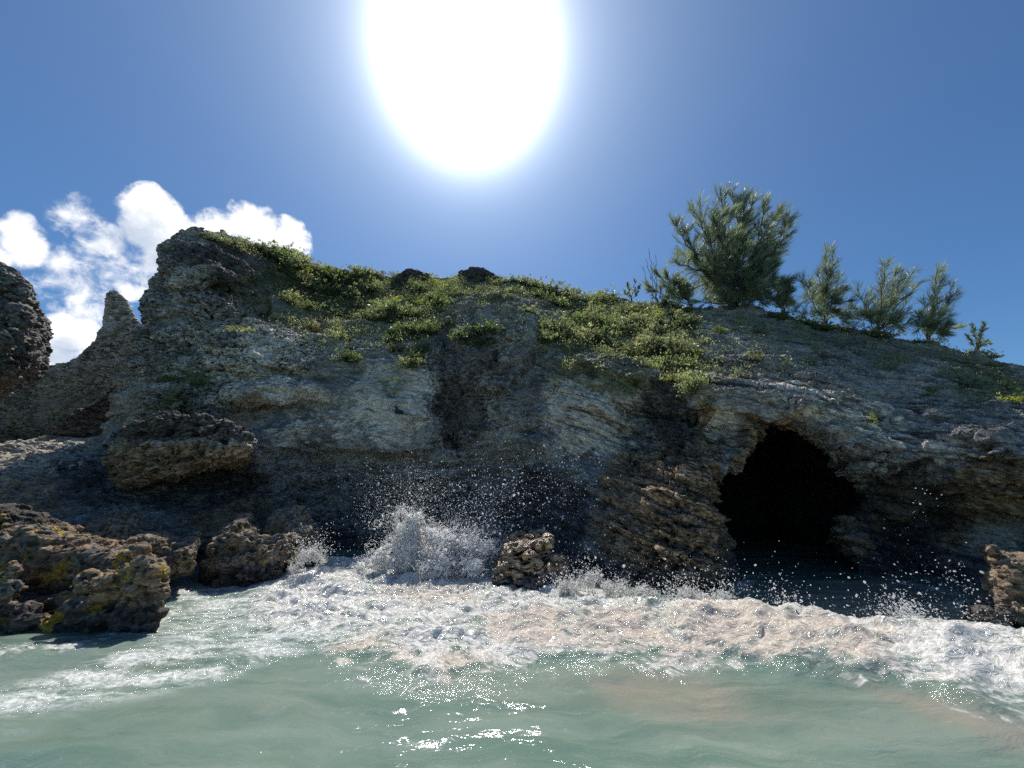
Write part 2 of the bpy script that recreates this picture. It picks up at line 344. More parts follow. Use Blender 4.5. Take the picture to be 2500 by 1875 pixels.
CAVE = np.array([P(px, py, 6.8) for px, py in [(1730, 1165), (1795, 1138), (1850, 1088), (1875, 1042), (1955, 1040), (2012, 1085), (2050, 1130), (2082, 1180), (2118, 1225), (2100, 1255), (2060, 1300), (2065, 1350), (2095, 1390),
                 (2120, 1460), (2120, 1540), (1800, 1540), (1795, 1450), (1778, 1370), (1750, 1300), (1732, 1230)]])[:, [0, 2]]
H = 0.1
gx = np.arange(-13.6, 18.5, H); gy = np.arange(5.0, 20.4, H); gz = np.arange(-0.8, 10.8, H)
XX, ZZ = np.meshgrid(gx, gz, indexing='ij')
q = np.c_[XX.ravel(), ZZ.ravel()]
Fg = Fs(q).reshape(XX.shape)
def on_face(px, py):
    Y = 9.0
    for _ in range(14): w = P(px, py, Y); Y = 0.5*Y + 0.5*float(np.clip(Fs(np.array([[w[0], w[2]]]))[0], 5, 18))
    return P(px, py, Y)
LEDGES = [([(1640, 972), (1760, 985), (1890, 1018), (1960, 1035), (2010, 1085), (2070, 1150), (2150, 1180), (2190, 1140), (2110, 1065), (1990, 1000), (1880, 955), (1750, 932), (1640, 935)], .30),
          ([(1700, 1005), (1860, 1040), (1830, 1085), (1770, 1130), (1730, 1080)], -.30), ([(2070, 1195), (2270, 1170), (2340, 1255), (2310, 1410), (2110, 1410), (2120, 1290)], -.32),
          ([(2265, 1115), (2320, 1078), (2420, 1062), (2520, 1052), (2700, 1060), (2700, 1245), (2450, 1248), (2340, 1200), (2290, 1155)], .10), ([(400, 590), (560, 585), (650, 640), (600, 700), (500, 720), (420, 690)], .22), ([(540, 705), (650, 700), (640, 780), (550, 790)], -.28),
          ([(720, 900), (930, 850), (1060, 880), (1055, 1105), (900, 1112), (740, 1085)], .15), ([(1075, 830), (1125, 850), (1140, 1000), (1120, 1110), (1070, 1110)], -.14), ([(1110, 775), (1200, 735), (1300, 760), (1310, 850), (1240, 960), (1140, 960)], .28),
          ([(690, 1122), (900, 1118), (1050, 1132), (1250, 1120), (1345, 1180), (1345, 1400), (680, 1380)], -.16), ([(540, 950), (690, 935), (830, 945), (820, 985), (600, 995)], .2),
          ([(1450, 1215), (1500, 1180), (1600, 1160), (1720, 1172), (1768, 1230), (1775, 1300), (1815, 1430), (1800, 1500), (1430, 1500), (1470, 1340)], .08), ([(1560, 965), (1690, 1000), (1735, 1085), (1700, 1150), (1560, 1150), (1520, 1060)], -.25),
          ([(1400, 895), (1560, 938), (1690, 990), (1700, 960), (1560, 890), (1400, 860)], .22), ([(510, 835), (640, 815), (740, 830), (735, 900), (600, 915)], .14), ([(300, 960), (480, 955), (470, 1010), (300, 1030)], .2), ([(1230, 985), (1330, 1000), (1340, 1110), (1220, 1100)], .15),
          ([(1950, 905), (2200, 960), (2420, 1030), (2420, 1050), (2200, 985), (1950, 930)], .10), ([(1800, 880), (2050, 925), (2300, 985), (2300, 997), (2050, 945), (1800, 900)], -.08), ([(2030, 985), (2180, 1040), (2330, 1085), (2330, 1098), (2180, 1058), (2030, 1000)], -.22)]
WX = XX + 0.10*fbm(np.c_[XX.ravel(), 0*XX.ravel(), ZZ.ravel()], 1.5, 3, .6, 91).reshape(XX.shape); WZ = ZZ + 0.10*fbm(np.c_[XX.ravel(), 0*XX.ravel()+5, ZZ.ravel()], 1.5, 3, .6, 93).reshape(XX.shape)
push = np.zeros(XX.shape)
for pl, a in LEDGES:
    pw = np.array([on_face(*p) for p in pl])[:, [0, 2]]; push += 1.75*a*(1-sstep(poly_sd(WX, WZ, pw), -0.06, 0.06))
gxF, gzF = np.gradient(Fg, H); sl = 1/np.sqrt(1+gxF**2+gzF**2)
left = np.interp(ZZ, XL[:, 2], XL[:, 0]) - XX
cave2 = poly_sd(XX, ZZ, CAVE)
o = np.argsort(cr[:, 0]); crz = np.interp(gx, cr[o, 0], cr[o, 2]); cry = np.interp(gx, cr[o, 0], cr[o, 1])
Y3 = gy[None, :, None]
field = (Fg[:, None, :] - push[:, None, :] - Y3)*sl[:, None, :]
top = gz[None, None, :] - (crz[:, None, None] - 0.30*np.maximum(0, Y3 - cry[:, None, None]))
field = smax(field, top*0.9, 0.25)
field = smax(field, left[:, None, :]*0.95 + 0.10*np.maximum(0, 10.3-Y3), 0.3)
# rocky shelf at the left foot
shelf = parse("""-300 1230 6.2|-300 1130 8|-200 1080 10.5|0 1245 6.6|0 1180 7.4|0 1120 8.5|0 1085 9.8|150 1180 7.4|150 1110 8.8|200 1080 10.0|300 1180 8.2|300 1260 7.5|300 1110 9.6|400 1260 7.7|420 1180 8.6|500 1330 8.2|520 1230 8.7|600 1240 9.1|650 1345 8.9|-300 1400 5.8|0 1400 6.2|250 1400 7.0|500 1440 8.0|250 1050 12|0 1050 12|-300 1050 13|450 1100 10.2|700 1250 9.6|700 1400 9.1""")
sp_ = np.array([P(*t) for t in shelf]); Ss = TPS(np.c_[sp_[:, 0], sp_[:, 2]], sp_[:, 1], 0.05)
Sg = Ss(q).reshape(XX.shape); sgx, sgz = np.gradient(Sg, H); ssl = 1/np.sqrt(1+sgx**2+sgz**2)
f2 = (Sg[:, None, :]-Y3)*ssl[:, None, :]
f2 = smax(f2, gz[None, None, :]-2.9 + 0*Y3 + 0*f2, 0.2); f2 = np.maximum(f2, gx[:, None, None]+4.6)
field = smin(field, f2, 0.2)
I = np.nonzero(np.abs(field) < 1.0)
pts = np.c_[gx[I[0]], gy[I[1]], gz[I[2]]]
tl = sstep(pts[:, 0], -1.0, 3.0)
st_ = pts.copy(); st_[:, 2] += 0.33*tl*pts[:, 0]
zt = st_[:, 2] + 0.5*fbm(pts, .45, 2, .5, 51); saw = (zt*1.05) % 1.0; amp_t = 0.5+0.5*fbm(pts, .5, 2, .5, 57)
terr = (saw - 0.5)*0.30*np.clip(amp_t, 0, 1)*sstep(pts[:, 2], 0.8, 1.8) + (((zt*2.7) % 1.0)-.5)*0.11*np.clip(1-amp_t, 0, 1)
calm = 1-0.62*sstep(pts[:, 0], 2.2, 4.0)*sstep(pts[:, 2], 2.4, 3.2)
n = -terr*(0.6+.4*calm) + calm*0.36*fbm(pts, 0.55, 3, 0.5, 3) + 0.16*fbm(st_*np.array([.8, .8, 2.6]), 1.0, 3, 0.55, 11) + calm*0.10*fbm(pts, 1.9, 2, 0.5, 21, True)
low = sstep(pts[:, 2], 2.6, 1.2)
n += low*0.14*fbm(pts, 1.6, 3, 0.55, 33)
field[I] += n
for jy, yv in enumerate(gy):
    if yv > 14.6: break
    grow = np.clip((yv-7.8)*0.45, 0, 1.0) - 0.25*max(0, yv-11)
    c2 = poly_sd(XX-(yv-6.8)*(0.62 if yv < 8.4 else 0.35) - (0 if yv < 8.4 else .43), ZZ-(yv-6.8)*0.05, CAVE)
    cv = np.maximum(c2-grow-0.07, yv-14.5); kk = np.nonzero(np.abs(cv) < .6)
    cv[kk] += 0.16*fbm(np.c_[gx[kk[0]], np.full(len(kk[0]), yv), gz[kk[1]]], 1.1, 3, 0.5, 41)
    field[:, jy, :] = smax(field[:, jy, :], -cv, 0.10)
V, F = surface_nets(field.astype(np.float32), (gx[0], gy[0], gz[0]), H)
# drop faces nobody can come to see: the back and the buried underside
fc = V[F].mean(1); keep = (fc[:, 1] < 19.6) & (fc[:, 2] > -0.75)
F = F[keep]; used = np.unique(F); re = np.full(len(V), -1); re[used] = np.arange(len(used)); V = V[used]; F = re[F]
cliff_me = mesh_np('cliff', V, F)

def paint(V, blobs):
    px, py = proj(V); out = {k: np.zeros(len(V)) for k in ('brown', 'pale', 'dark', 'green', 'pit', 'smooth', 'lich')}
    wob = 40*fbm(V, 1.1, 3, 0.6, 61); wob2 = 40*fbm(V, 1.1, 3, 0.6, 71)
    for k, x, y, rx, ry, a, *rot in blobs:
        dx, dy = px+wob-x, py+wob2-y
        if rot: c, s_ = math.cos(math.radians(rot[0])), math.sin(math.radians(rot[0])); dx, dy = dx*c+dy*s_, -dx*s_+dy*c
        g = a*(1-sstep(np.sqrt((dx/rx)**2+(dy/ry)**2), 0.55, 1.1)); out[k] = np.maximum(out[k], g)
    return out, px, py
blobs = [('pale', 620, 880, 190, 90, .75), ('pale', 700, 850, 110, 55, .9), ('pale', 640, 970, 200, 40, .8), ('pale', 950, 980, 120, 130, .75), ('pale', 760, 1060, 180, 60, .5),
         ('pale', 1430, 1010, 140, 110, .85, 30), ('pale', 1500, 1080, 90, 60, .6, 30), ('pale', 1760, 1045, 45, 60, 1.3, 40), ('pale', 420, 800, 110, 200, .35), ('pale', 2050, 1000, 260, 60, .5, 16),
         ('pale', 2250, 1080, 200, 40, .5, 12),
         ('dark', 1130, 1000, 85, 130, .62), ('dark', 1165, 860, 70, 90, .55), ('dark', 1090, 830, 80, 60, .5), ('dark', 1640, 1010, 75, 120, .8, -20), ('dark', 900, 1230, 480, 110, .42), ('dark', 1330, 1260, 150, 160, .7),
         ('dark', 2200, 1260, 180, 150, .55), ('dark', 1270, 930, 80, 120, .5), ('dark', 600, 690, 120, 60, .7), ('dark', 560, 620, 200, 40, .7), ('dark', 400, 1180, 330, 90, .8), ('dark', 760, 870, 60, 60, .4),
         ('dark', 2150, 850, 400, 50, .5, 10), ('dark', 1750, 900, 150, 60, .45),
         ('brown', 1630, 1270, 230, 230, 1.0), ('brown', 1690, 1080, 110, 130, .85), ('brown', 2420, 1200, 170, 100, .9), ('brown', 2200, 1300, 240, 160, .8), ('brown', 900, 1260, 460, 90, .3), ('brown', 1880, 1060, 110, 60, .9), ('brown', 1850, 1110, 70, 60, .9),
         ('brown', 560, 1270, 190, 90, .7), ('brown', 150, 1200, 280, 80, .55), ('brown', 600, 1010, 120, 60, .5), ('brown', 860, 930, 180, 60, .35),
         ('green', 450, 930, 80, 20, .6), ('green', 430, 1000, 60, 60, .7), ('green', 870, 720, 420, 130, .6), ('green', 1300, 720, 300, 60, .55), ('green', 1500, 850, 220, 140, .55), ('green', 960, 920, 80, 60, .4),
         ('green', 1400, 900, 120, 30, .6), ('green', 2050, 830, 420, 60, .5, 10), ('green', 2400, 930, 160, 60, .7, 14), ('green', 500, 780, 180, 200, .22), ('green', 380, 1190, 140, 60, .4),
         ('pit', 460, 800, 200, 320, 1.3), ('pit', 680, 860, 140, 90, 1.3), ('pit', 1650, 1250, 200, 230, 1.1), ('pit', 1650, 1050, 110, 110, 1.0), ('pit', 1120, 950, 120, 200, .8), ('pit', 900, 1230, 500, 110, .6), ('pit', 2400, 1180, 180, 110, .9),
         ('pit', 150, 1200, 300, 130, .9), ('pit', 1200, 820, 140, 80, .7),
         ('smooth', 950, 990, 130, 120, .75), ('smooth', 700, 1060, 200, 70, .5), ('smooth', 1430, 1010, 130, 100, .45), ('smooth', 1780, 1050, 60, 60, .9)]
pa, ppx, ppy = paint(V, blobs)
tl = sstep(V[:, 0], -0.6, 2.6)
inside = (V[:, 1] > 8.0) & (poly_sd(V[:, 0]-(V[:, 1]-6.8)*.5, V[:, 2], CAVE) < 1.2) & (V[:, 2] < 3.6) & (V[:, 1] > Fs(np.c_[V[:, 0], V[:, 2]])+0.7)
pa['dark'] = np.where(inside, 1.2, pa['dark'])  # cave interior rock coloured darker, standing in for its deep shade
pa['dark'] = np.maximum(pa['dark'], 0.75*sstep(V[:, 2], 0.55, 0.15))     # tide line
CRACKS = [([(2060, 975), (2170, 1030), (2300, 1075), (2420, 1095)], 11, 1.2), ([(1640, 985), (1760, 1008), (1850, 1030), (1900, 1040)], 10, 1.0), ([(1700, 905), (1900, 925), (2080, 950), (2250, 1000)], 7, .7), ([(1750, 965), (1900, 985), (2050, 1030)], 6, .6),
          ([(1930, 960), (1945, 1010)], 9, .9), ([(2000, 870), (2200, 905), (2400, 960)], 6, .6), ([(1085, 830), (1110, 775), (1180, 738), (1230, 735)], 12, .8), ([(1085, 900), (1110, 1000), (1100, 1080)], 10, .45), ([(1210, 860), (1190, 950), (1230, 1030)], 12, .6),
          ([(720, 870), (735, 960), (730, 1000)], 10, .7), ([(480, 985), (600, 1000), (760, 990)], 8, .7), ([(690, 1105), (780, 1120), (900, 1112), (1010, 1125)], 14, 1.1), ([(470, 705), (560, 700), (640, 690)], 16, .9), ([(560, 870), (700, 915), (820, 925)], 9, .8), ([(850, 830), (870, 900)], 12, .8),
          ([(1300, 880), (1420, 930), (1520, 1000), (1560, 1080)], 7, .6), ([(1330, 930), (1430, 990), (1490, 1070)], 6, .5), ([(1560, 935), (1660, 975), (1720, 1010)], 10, .9), ([(1480, 1160), (1600, 1140), (1720, 1150)], 9, .7), ([(2000, 1170), (2150, 1165), (2260, 1130)], 10, .8), ([(2250, 1220), (2400, 1225), (2500, 1215)], 12, .8), ([(640, 770), (720, 790), (800, 780)], 10, .7)]
RIMS = [([(560, 960), (680, 945), (800, 955)], 14, .9), ([(2010, 1150), (2150, 1140), (2250, 1100)], 12, .5), ([(1090, 790), (1140, 745), (1210, 725), (1290, 745)], 16, .7), ([(1640, 965), (1760, 985), (1880, 1010)], 12, .8), ([(2260, 1100), (2350, 1060), (2480, 1065)], 14, .8), ([(1450, 1190), (1560, 1165), (1700, 1175)], 16, .6)]
def lines(V, L):
    px, py = proj(V); px = px + 22*fbm(V, 1.6, 3, .6, 81); py = py + 14*fbm(V, 2.0, 3, .6, 83); out = np.zeros(len(V))
    for pl, w, a in L:
        for p0, p1 in zip(pl[:-1], pl[1:]):
            p0, p1 = np.array(p0, float), np.array(p1, float); e = p1-p0; t = np.clip(((px-p0[0])*e[0]+(py-p0[1])*e[1])/(e@e), 0, 1)
            d = np.hypot(px-p0[0]-t*e[0], py-p0[1]-t*e[1]); out = np.maximum(out, a*(1-sstep(d, w*.35, w*1.15)))
    return out
set_attr(cliff_me, 'C', np.c_[lines(V, CRACKS), lines(V, RIMS), V[:, 0]*0, V[:, 0]*0+1])
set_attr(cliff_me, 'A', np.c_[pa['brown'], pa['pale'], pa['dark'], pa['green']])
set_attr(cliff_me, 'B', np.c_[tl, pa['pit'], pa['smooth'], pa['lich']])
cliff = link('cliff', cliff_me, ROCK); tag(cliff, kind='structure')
sub = cliff.modifiers.new('subdivision', 'SUBSURF'); sub.levels = 0; sub.render_levels = 2
cliff_bvh = BVHTree.FromPolygons([tuple(v) for v in V], [tuple(f) for f in F.tolist()])

# ------------------------------------------------------------------ free rocks
def rock(name, label, poly, Y0, thick, k=0.4, lean=0.0, amp=0.16, freq=1.3, vox=0.05, seed=1, mat=None, sub_=1, attrs=None, tilt=0.0, cat='boulder', pits=1.0, back=None, strat=0.5, cut=-0.6, heading=None, cav=None, extra=()):
    """outline seen from the water, given depth, real size, thickness and weathering"""
    pp = np.array([P(px, py, Y0) for px, py in poly]); zmid = pp[:, 2].min()
    back = thick if back is None else back
    ex = 1.1*(thick+.6), 1.1*(back+.6)
    lo = np.array([pp[:, 0].min()-.5-ex[1], Y0-thick-.6 - max(0, -lean)*2.5, max(cut, pp[:, 2].min()-.5)]); hi = np.array([pp[:, 0].max()+.5+ex[1], Y0+back+.6+abs(lean)*2.5, pp[:, 2].max()+.5])
    ax = [np.arange(lo[i], hi[i], vox) for i in range(3)]
    hd = 0.9*np.clip(pp[:, 0].mean()/Y0, -1.1, 1.1) if heading is None else heading
    X_, Z_ = np.meshgrid(ax[0], ax[2], indexing='ij'); sd = np.stack([poly_sd(X_-(yv-Y0)*hd, Z_, pp[:, [0, 2]]) for yv in ax[1]], 1)*0.85
    yy = ax[1][None, :, None] - Y0 - lean*(ax[2][None, None, :]-zmid)
    fy = np.where(yy < 0, -yy-thick, yy-back)
    d = smax(sd, fy + 0*sd, k)
    for pl, Ye, te, be in extra:
        pe = np.array([P(px, py, Ye) for px, py in pl]); se = np.stack([poly_sd(X_-(yv-Ye)*hd, Z_, pe[:, [0, 2]]) for yv in ax[1]], 1)*0.85
        ye = ax[1][None, :, None]-Ye; d = smin(d, smax(se, np.where(ye < 0, -ye-te, ye-be)+0*se, .15), .06)
    d = d + 0.25*amp + .02; I = np.nonzero(np.abs(d) < 0.7); pt = np.c_[ax[0][I[0]], ax[1][I[1]], ax[2][I[2]]]
    d[I] += amp*(fbm(pt, freq, 3, 0.55, seed) + 0.45*fbm(pt, freq*2.6, 2, 0.5, seed+5, True) + strat*fbm(pt*np.array([.7, .7, 3.2]), freq, 2, 0.5, seed+9)) 
    if cav:
        rg = np.random.default_rng(seed); S_ = np.array(np.nonzero((np.abs(d) < .05))).T; gg = np.stack(np.meshgrid(*ax, indexing='ij'), -1)
        S_ = S_[gg[tuple(S_.T)][:, 1] < Y0 + .5]
        for i_ in range(cav[0]):
            c_ = gg[tuple(S_[rg.integers(len(S_))])]; r_ = rg.uniform(cav[1], cav[2]); el = np.array([1/rg.uniform(.8, 1.7), 1/rg.uniform(.8, 1.2), 1/rg.uniform(.7, 1.1)])
            d = smax(d, r_ - np.linalg.norm((gg-c_)*el, axis=-1), .05)
    V, F = surface_nets(d.astype(np.float32), lo, vox)
    base = np.array([V[:, 0].mean(), V[:, 1].mean(), V[:, 2].min()])
    me = mesh_np(name, V-base, F)
    a = dict(attrs or {}); dk_ = a.get('dark', 0.0); wl_ = cat == 'boulder' and Y0 < 8
    a['dark'] = lambda V: np.maximum(dk_(V) if callable(dk_) else dk_, (0.95*sstep(V[:, 2] + .10*fbm(V, 2.5, 3, .6, 5), .34, .16)) if wl_ else 0.0) + 0*V[:, 0]
    g = lambda key, dv=0.0: (a[key](V) if callable(a.get(key)) else np.full(len(V), a.get(key, dv)))
    set_attr(me, 'A', np.c_[g('brown'), g('pale'), g('dark'), g('green')]); set_attr(me, 'B', np.c_[np.full(len(V), tilt), np.full(len(V), pits), g('smooth'), g('lich')])
    ob = link(name, me, mat or ROCK_SMALL, loc=base); tag(ob, label, cat)
    if sub_: md = ob.modifiers.new('subdivision', 'SUBSURF'); md.levels = 0; md.render_levels = sub_
    return ob
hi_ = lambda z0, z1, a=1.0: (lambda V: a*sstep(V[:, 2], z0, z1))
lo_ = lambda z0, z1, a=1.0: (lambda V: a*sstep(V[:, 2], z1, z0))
rock('boulder', 'big honeycombed rock with yellow stains standing in the water at the lower left', [(-330, 1480), (-330, 1255), (-100, 1232), (0, 1236), (90, 1262), (160, 1300), (215, 1302), (260, 1328), (330, 1328), (355, 1350), (340, 1400), (300, 1450), (100, 1480)], 5.3, 0.5, 0.35, 0.2, 0.13, 1.7, 0.04, 3,
     sub_=2, attrs={'brown': lambda V: 0.55+0*V[:, 0], 'dark': hi_(0.75, 1.15, 1.0), 'lich': 1.0, 'pale': 0.35}, pits=0.7, back=0.9, cav=(46, .05, .17), extra=[([(-330, 1620), (-330, 1400), (0, 1390), (60, 1352), (80, 1362), (70, 1415), (150, 1425), (240, 1395), (300, 1350), (350, 1332), (385, 1350), (412, 1425), (404, 1460), (372, 1510), (320, 1560), (150, 1620)], 5.0, .62, .6), ([(40, 1420), (150, 1410), (250, 1380), (330, 1345), (390, 1370), (395, 1400), (300, 1420), (200, 1440), (60, 1450)], 4.75, .5, .5)])
rock('boulder', 'long sloping brown rock behind the yellow-stained foreground rock', [(150, 1400), (190, 1262), (290, 1248), (320, 1258), (345, 1285), (410, 1305), (440, 1318), (482, 1312), (486, 1345), (470, 1390), (440, 1420), (300, 1450)], 6.2, 0.5, 0.3, 0.35, 0.11, 1.8, 0.04, 14,
     sub_=2, attrs={'brown': 0.5, 'pale': 0.45, 'green': .3}, pits=0.8, back=0.8)
rock('boulder', 'brown rock with split crest half washed by foam left of the splash', [(470, 1430), (492, 1345), (530, 1290), (570, 1264), (605, 1262), (632, 1300), (660, 1312), (680, 1300), (715, 1290), (738, 1310), (740, 1340), (715, 1375), (675, 1420), (640, 1440)], 6.75, 0.5, 0.3, 0.3, 0.13, 1.9, 0.04, 25,
     sub_=2, attrs={'brown': 0.5, 'pale': 0.5, 'green': .3}, pits=0.8, back=0.7)
rock('boulder', 'small peaked brown rock just behind the split-crested rock', [(625, 1400), (640, 1280), (668, 1242), (705, 1236), (742, 1240), (757, 1268), (775, 1300), (790, 1420)], 7.2, 0.4, 0.3, 0.3, 0.1, 2.0, 0.04, 36,
     sub_=2, attrs={'brown': 0.5, 'pale': 0.5, 'green': .3}, pits=0.8, back=0.7)
rock('boulder', 'wet flat-topped rock beside the breaking splash in front of the cave pillar', [(1195, 1470), (1208, 1385), (1222, 1332), (1245, 1316), (1310, 1312), (1362, 1318), (1352, 1332), (1336, 1342), (1345, 1358), (1375, 1368), (1390, 1374), (1396, 1400), (1400, 1470)], 6.05, 0.45, 0.22, 0.5, 0.10, 2.4, 0.035, 47, mat=ROCK_WET,
     sub_=2, attrs={'brown': 1.0, 'pale': .8}, pits=1.1, back=0.6)
rock('boulder', 'pale pitted rock pinnacle at the right edge of the water', [(2340, 1540), (2360, 1480), (2405, 1460), (2425, 1430), (2415, 1380), (2398, 1345), (2410, 1322), (2436, 1318), (2452, 1338), (2480, 1350), (2510, 1345), (2600, 1370), (2700, 1400), (2760, 1540)], 4.55, 0.3, 0.25, 0.15, 0.10, 2.6, 0.03, 58,
     sub_=2, attrs={'brown': .8, 'pale': 1.0}, pits=0.8, back=0.6, cav=(40, .04, .14))
rock('rock_outcrop', 'dark overhanging outcrop at the far left edge against the clouds', [(-520, 980), (-520, 560), (-220, 600), (-80, 625), (-20, 645), (20, 668), (60, 700), (95, 725), (102, 760), (92, 790), (98, 825), (86, 855), (70, 880), (35, 905), (5, 925), (-30, 935), (-120, 975)], 8.6, 1.6, 0.35, 0.15, 0.22, 0.9, 0.08, 69, mat=ROCK_DARK,
     sub_=2, attrs={'dark': 0.5, 'green': hi_(6.0, 6.8, .7)}, cat='outcrop', back=1.6)
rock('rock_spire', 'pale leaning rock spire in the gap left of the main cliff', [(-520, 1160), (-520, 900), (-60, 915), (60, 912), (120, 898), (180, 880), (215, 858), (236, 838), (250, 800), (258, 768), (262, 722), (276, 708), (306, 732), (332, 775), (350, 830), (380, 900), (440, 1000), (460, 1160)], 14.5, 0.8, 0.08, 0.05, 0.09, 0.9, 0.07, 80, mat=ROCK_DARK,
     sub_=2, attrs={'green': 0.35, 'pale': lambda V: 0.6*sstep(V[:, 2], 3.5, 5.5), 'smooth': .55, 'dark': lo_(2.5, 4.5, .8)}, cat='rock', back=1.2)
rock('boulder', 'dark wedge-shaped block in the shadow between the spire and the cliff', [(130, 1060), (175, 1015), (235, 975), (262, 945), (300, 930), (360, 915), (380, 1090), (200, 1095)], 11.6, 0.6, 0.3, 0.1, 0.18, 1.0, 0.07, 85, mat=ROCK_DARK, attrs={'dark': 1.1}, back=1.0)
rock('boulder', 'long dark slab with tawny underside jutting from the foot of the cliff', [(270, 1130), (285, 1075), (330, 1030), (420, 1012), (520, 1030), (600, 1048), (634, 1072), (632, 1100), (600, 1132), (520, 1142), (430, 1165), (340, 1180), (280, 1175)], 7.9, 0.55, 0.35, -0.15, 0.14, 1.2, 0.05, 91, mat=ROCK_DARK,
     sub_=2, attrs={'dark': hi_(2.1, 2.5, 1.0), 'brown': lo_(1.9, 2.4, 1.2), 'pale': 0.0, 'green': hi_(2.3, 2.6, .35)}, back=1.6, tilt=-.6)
rock('boulder', 'dark flat-topped boulder among shrubs on the ridge crest', [(1075, 745), (1100, 690), (1125, 664), (1160, 655), (1195, 660), (1232, 682), (1262, 745)], 16.2, 0.5, 0.3, 0.1, 0.12, 1.4, 0.07, 99, mat=ROCK_DARK, attrs={'dark': 1.0}, back=0.8)
rock('boulder', 'small dark boulder half buried in shrubs left of the larger ridge boulder', [(945, 725), (965, 678), (990, 662), (1025, 662), (1055, 682), (1070, 725)], 16.0, 0.4, 0.25, 0.1, 0.10, 1.6, 0.07, 104, mat=ROCK_DARK, attrs={'dark': 0.9}, back=0.6)
rock('boulder', 'sunlit flat slab lying on the rocky shelf at the far left', [(-60, 1150), (-20, 1100), (60, 1095), (140, 1098), (205, 1118), (225, 1140), (150, 1165), (20, 1175)], 8.3, 0.5, 0.18, 1.4, 0.09, 1.8, 0.05, 110, attrs={'pale': 0.9}, pits=0.8, back=0.6)

# ------------------------------------------------------------------ the sea
def gp(pts, z=0.1): return np.array([G(px, py, z)[:2] for px, py in pts])
FOAM = gp([(640, 1400), (760, 1365), (900, 1350), (1000, 1345), (1100, 1350), (1210, 1390), (1290, 1400), (1400, 1415), (1500, 1438), (1620, 1452), (1800, 1472), (1900, 1480), (2050, 1500), (2300, 1515), (2520, 1548), (2800, 1585),
           (2800, 1760), (2520, 1705), (2350, 1690), (2220, 1645), (2050, 1625), (1900, 1610), (1700, 1600), (1500, 1600), (1350, 1590), (1200, 1640), (1020, 1650), (830, 1610), (820, 1560), (700, 1540), (560, 1500), (600, 1450)])
STREAK = gp([(-300, 1800), (-300, 1690), (0, 1655), (150, 1600), (330, 1555), (420, 1480), (440, 1390), (620, 1380), (760, 1370), (860, 1400), (860, 1560), (640, 1610), (480, 1650), (250, 1690), (0, 1740)])
SANDS = [(gp([(1380, 1600), (1700, 1590), (1880, 1640), (1850, 1710), (1640, 1740), (1450, 1690)]), .9), (gp([(2000, 1620), (2250, 1650), (2600, 1740), (2600, 1800), (2400, 1770), (2150, 1700)]), .95), (gp([(100, 1600), (500, 1570), (560, 1610), (300, 1650), (100, 1650)]), .6),
         (gp([(1000, 1600), (1500, 1590), (1500, 1680), (1150, 1700)]), .45), (gp([(250, 1700), (700, 1640), (900, 1700), (500, 1740)]), .35)]
SANDS.append((gp([(1800, 1420), (2100, 1395), (2420, 1450), (2420, 1530), (1900, 1490)]), .9)); SANDS.append((gp([(900, 1600), (1500, 1600), (2000, 1640), (2500, 1720), (2500, 1800), (1900, 1760), (1300, 1720)]), .4))
PINKS = [(gp([(820, 1560), (960, 1545), (1000, 1600), (940, 1630), (830, 1620)]), 1), (gp([(1030, 1590), (1150, 1580), (1190, 1630), (1060, 1655)]), 1), (gp([(1180, 1500), (1350, 1480), (1800, 1500), (2200, 1560), (2150, 1620), (1700, 1590), (1350, 1570), (1200, 1560)]), .9),
         (gp([(900, 1430), (1150, 1430), (1180, 1480), (950, 1480)]), .6), (gp([(2180, 1630), (2300, 1650), (2290, 1690), (2180, 1660)]), .7)]
EDGES = [(gp([(-100, 1610), (150, 1598), (300, 1565), (380, 1510), (415, 1450), (425, 1410), (490, 1400)], 0), .35), (gp([(490, 1400), (560, 1400), (640, 1412), (690, 1385), (760, 1365)], 0), .35), (gp([(1800, 1450), (1830, 1420)], 0), .2), (gp([(2100, 1400), (2200, 1420), (2330, 1450)], 0), .2), (gp([(2340, 1500), (2420, 1490), (2520, 1490)], 0), .25)]
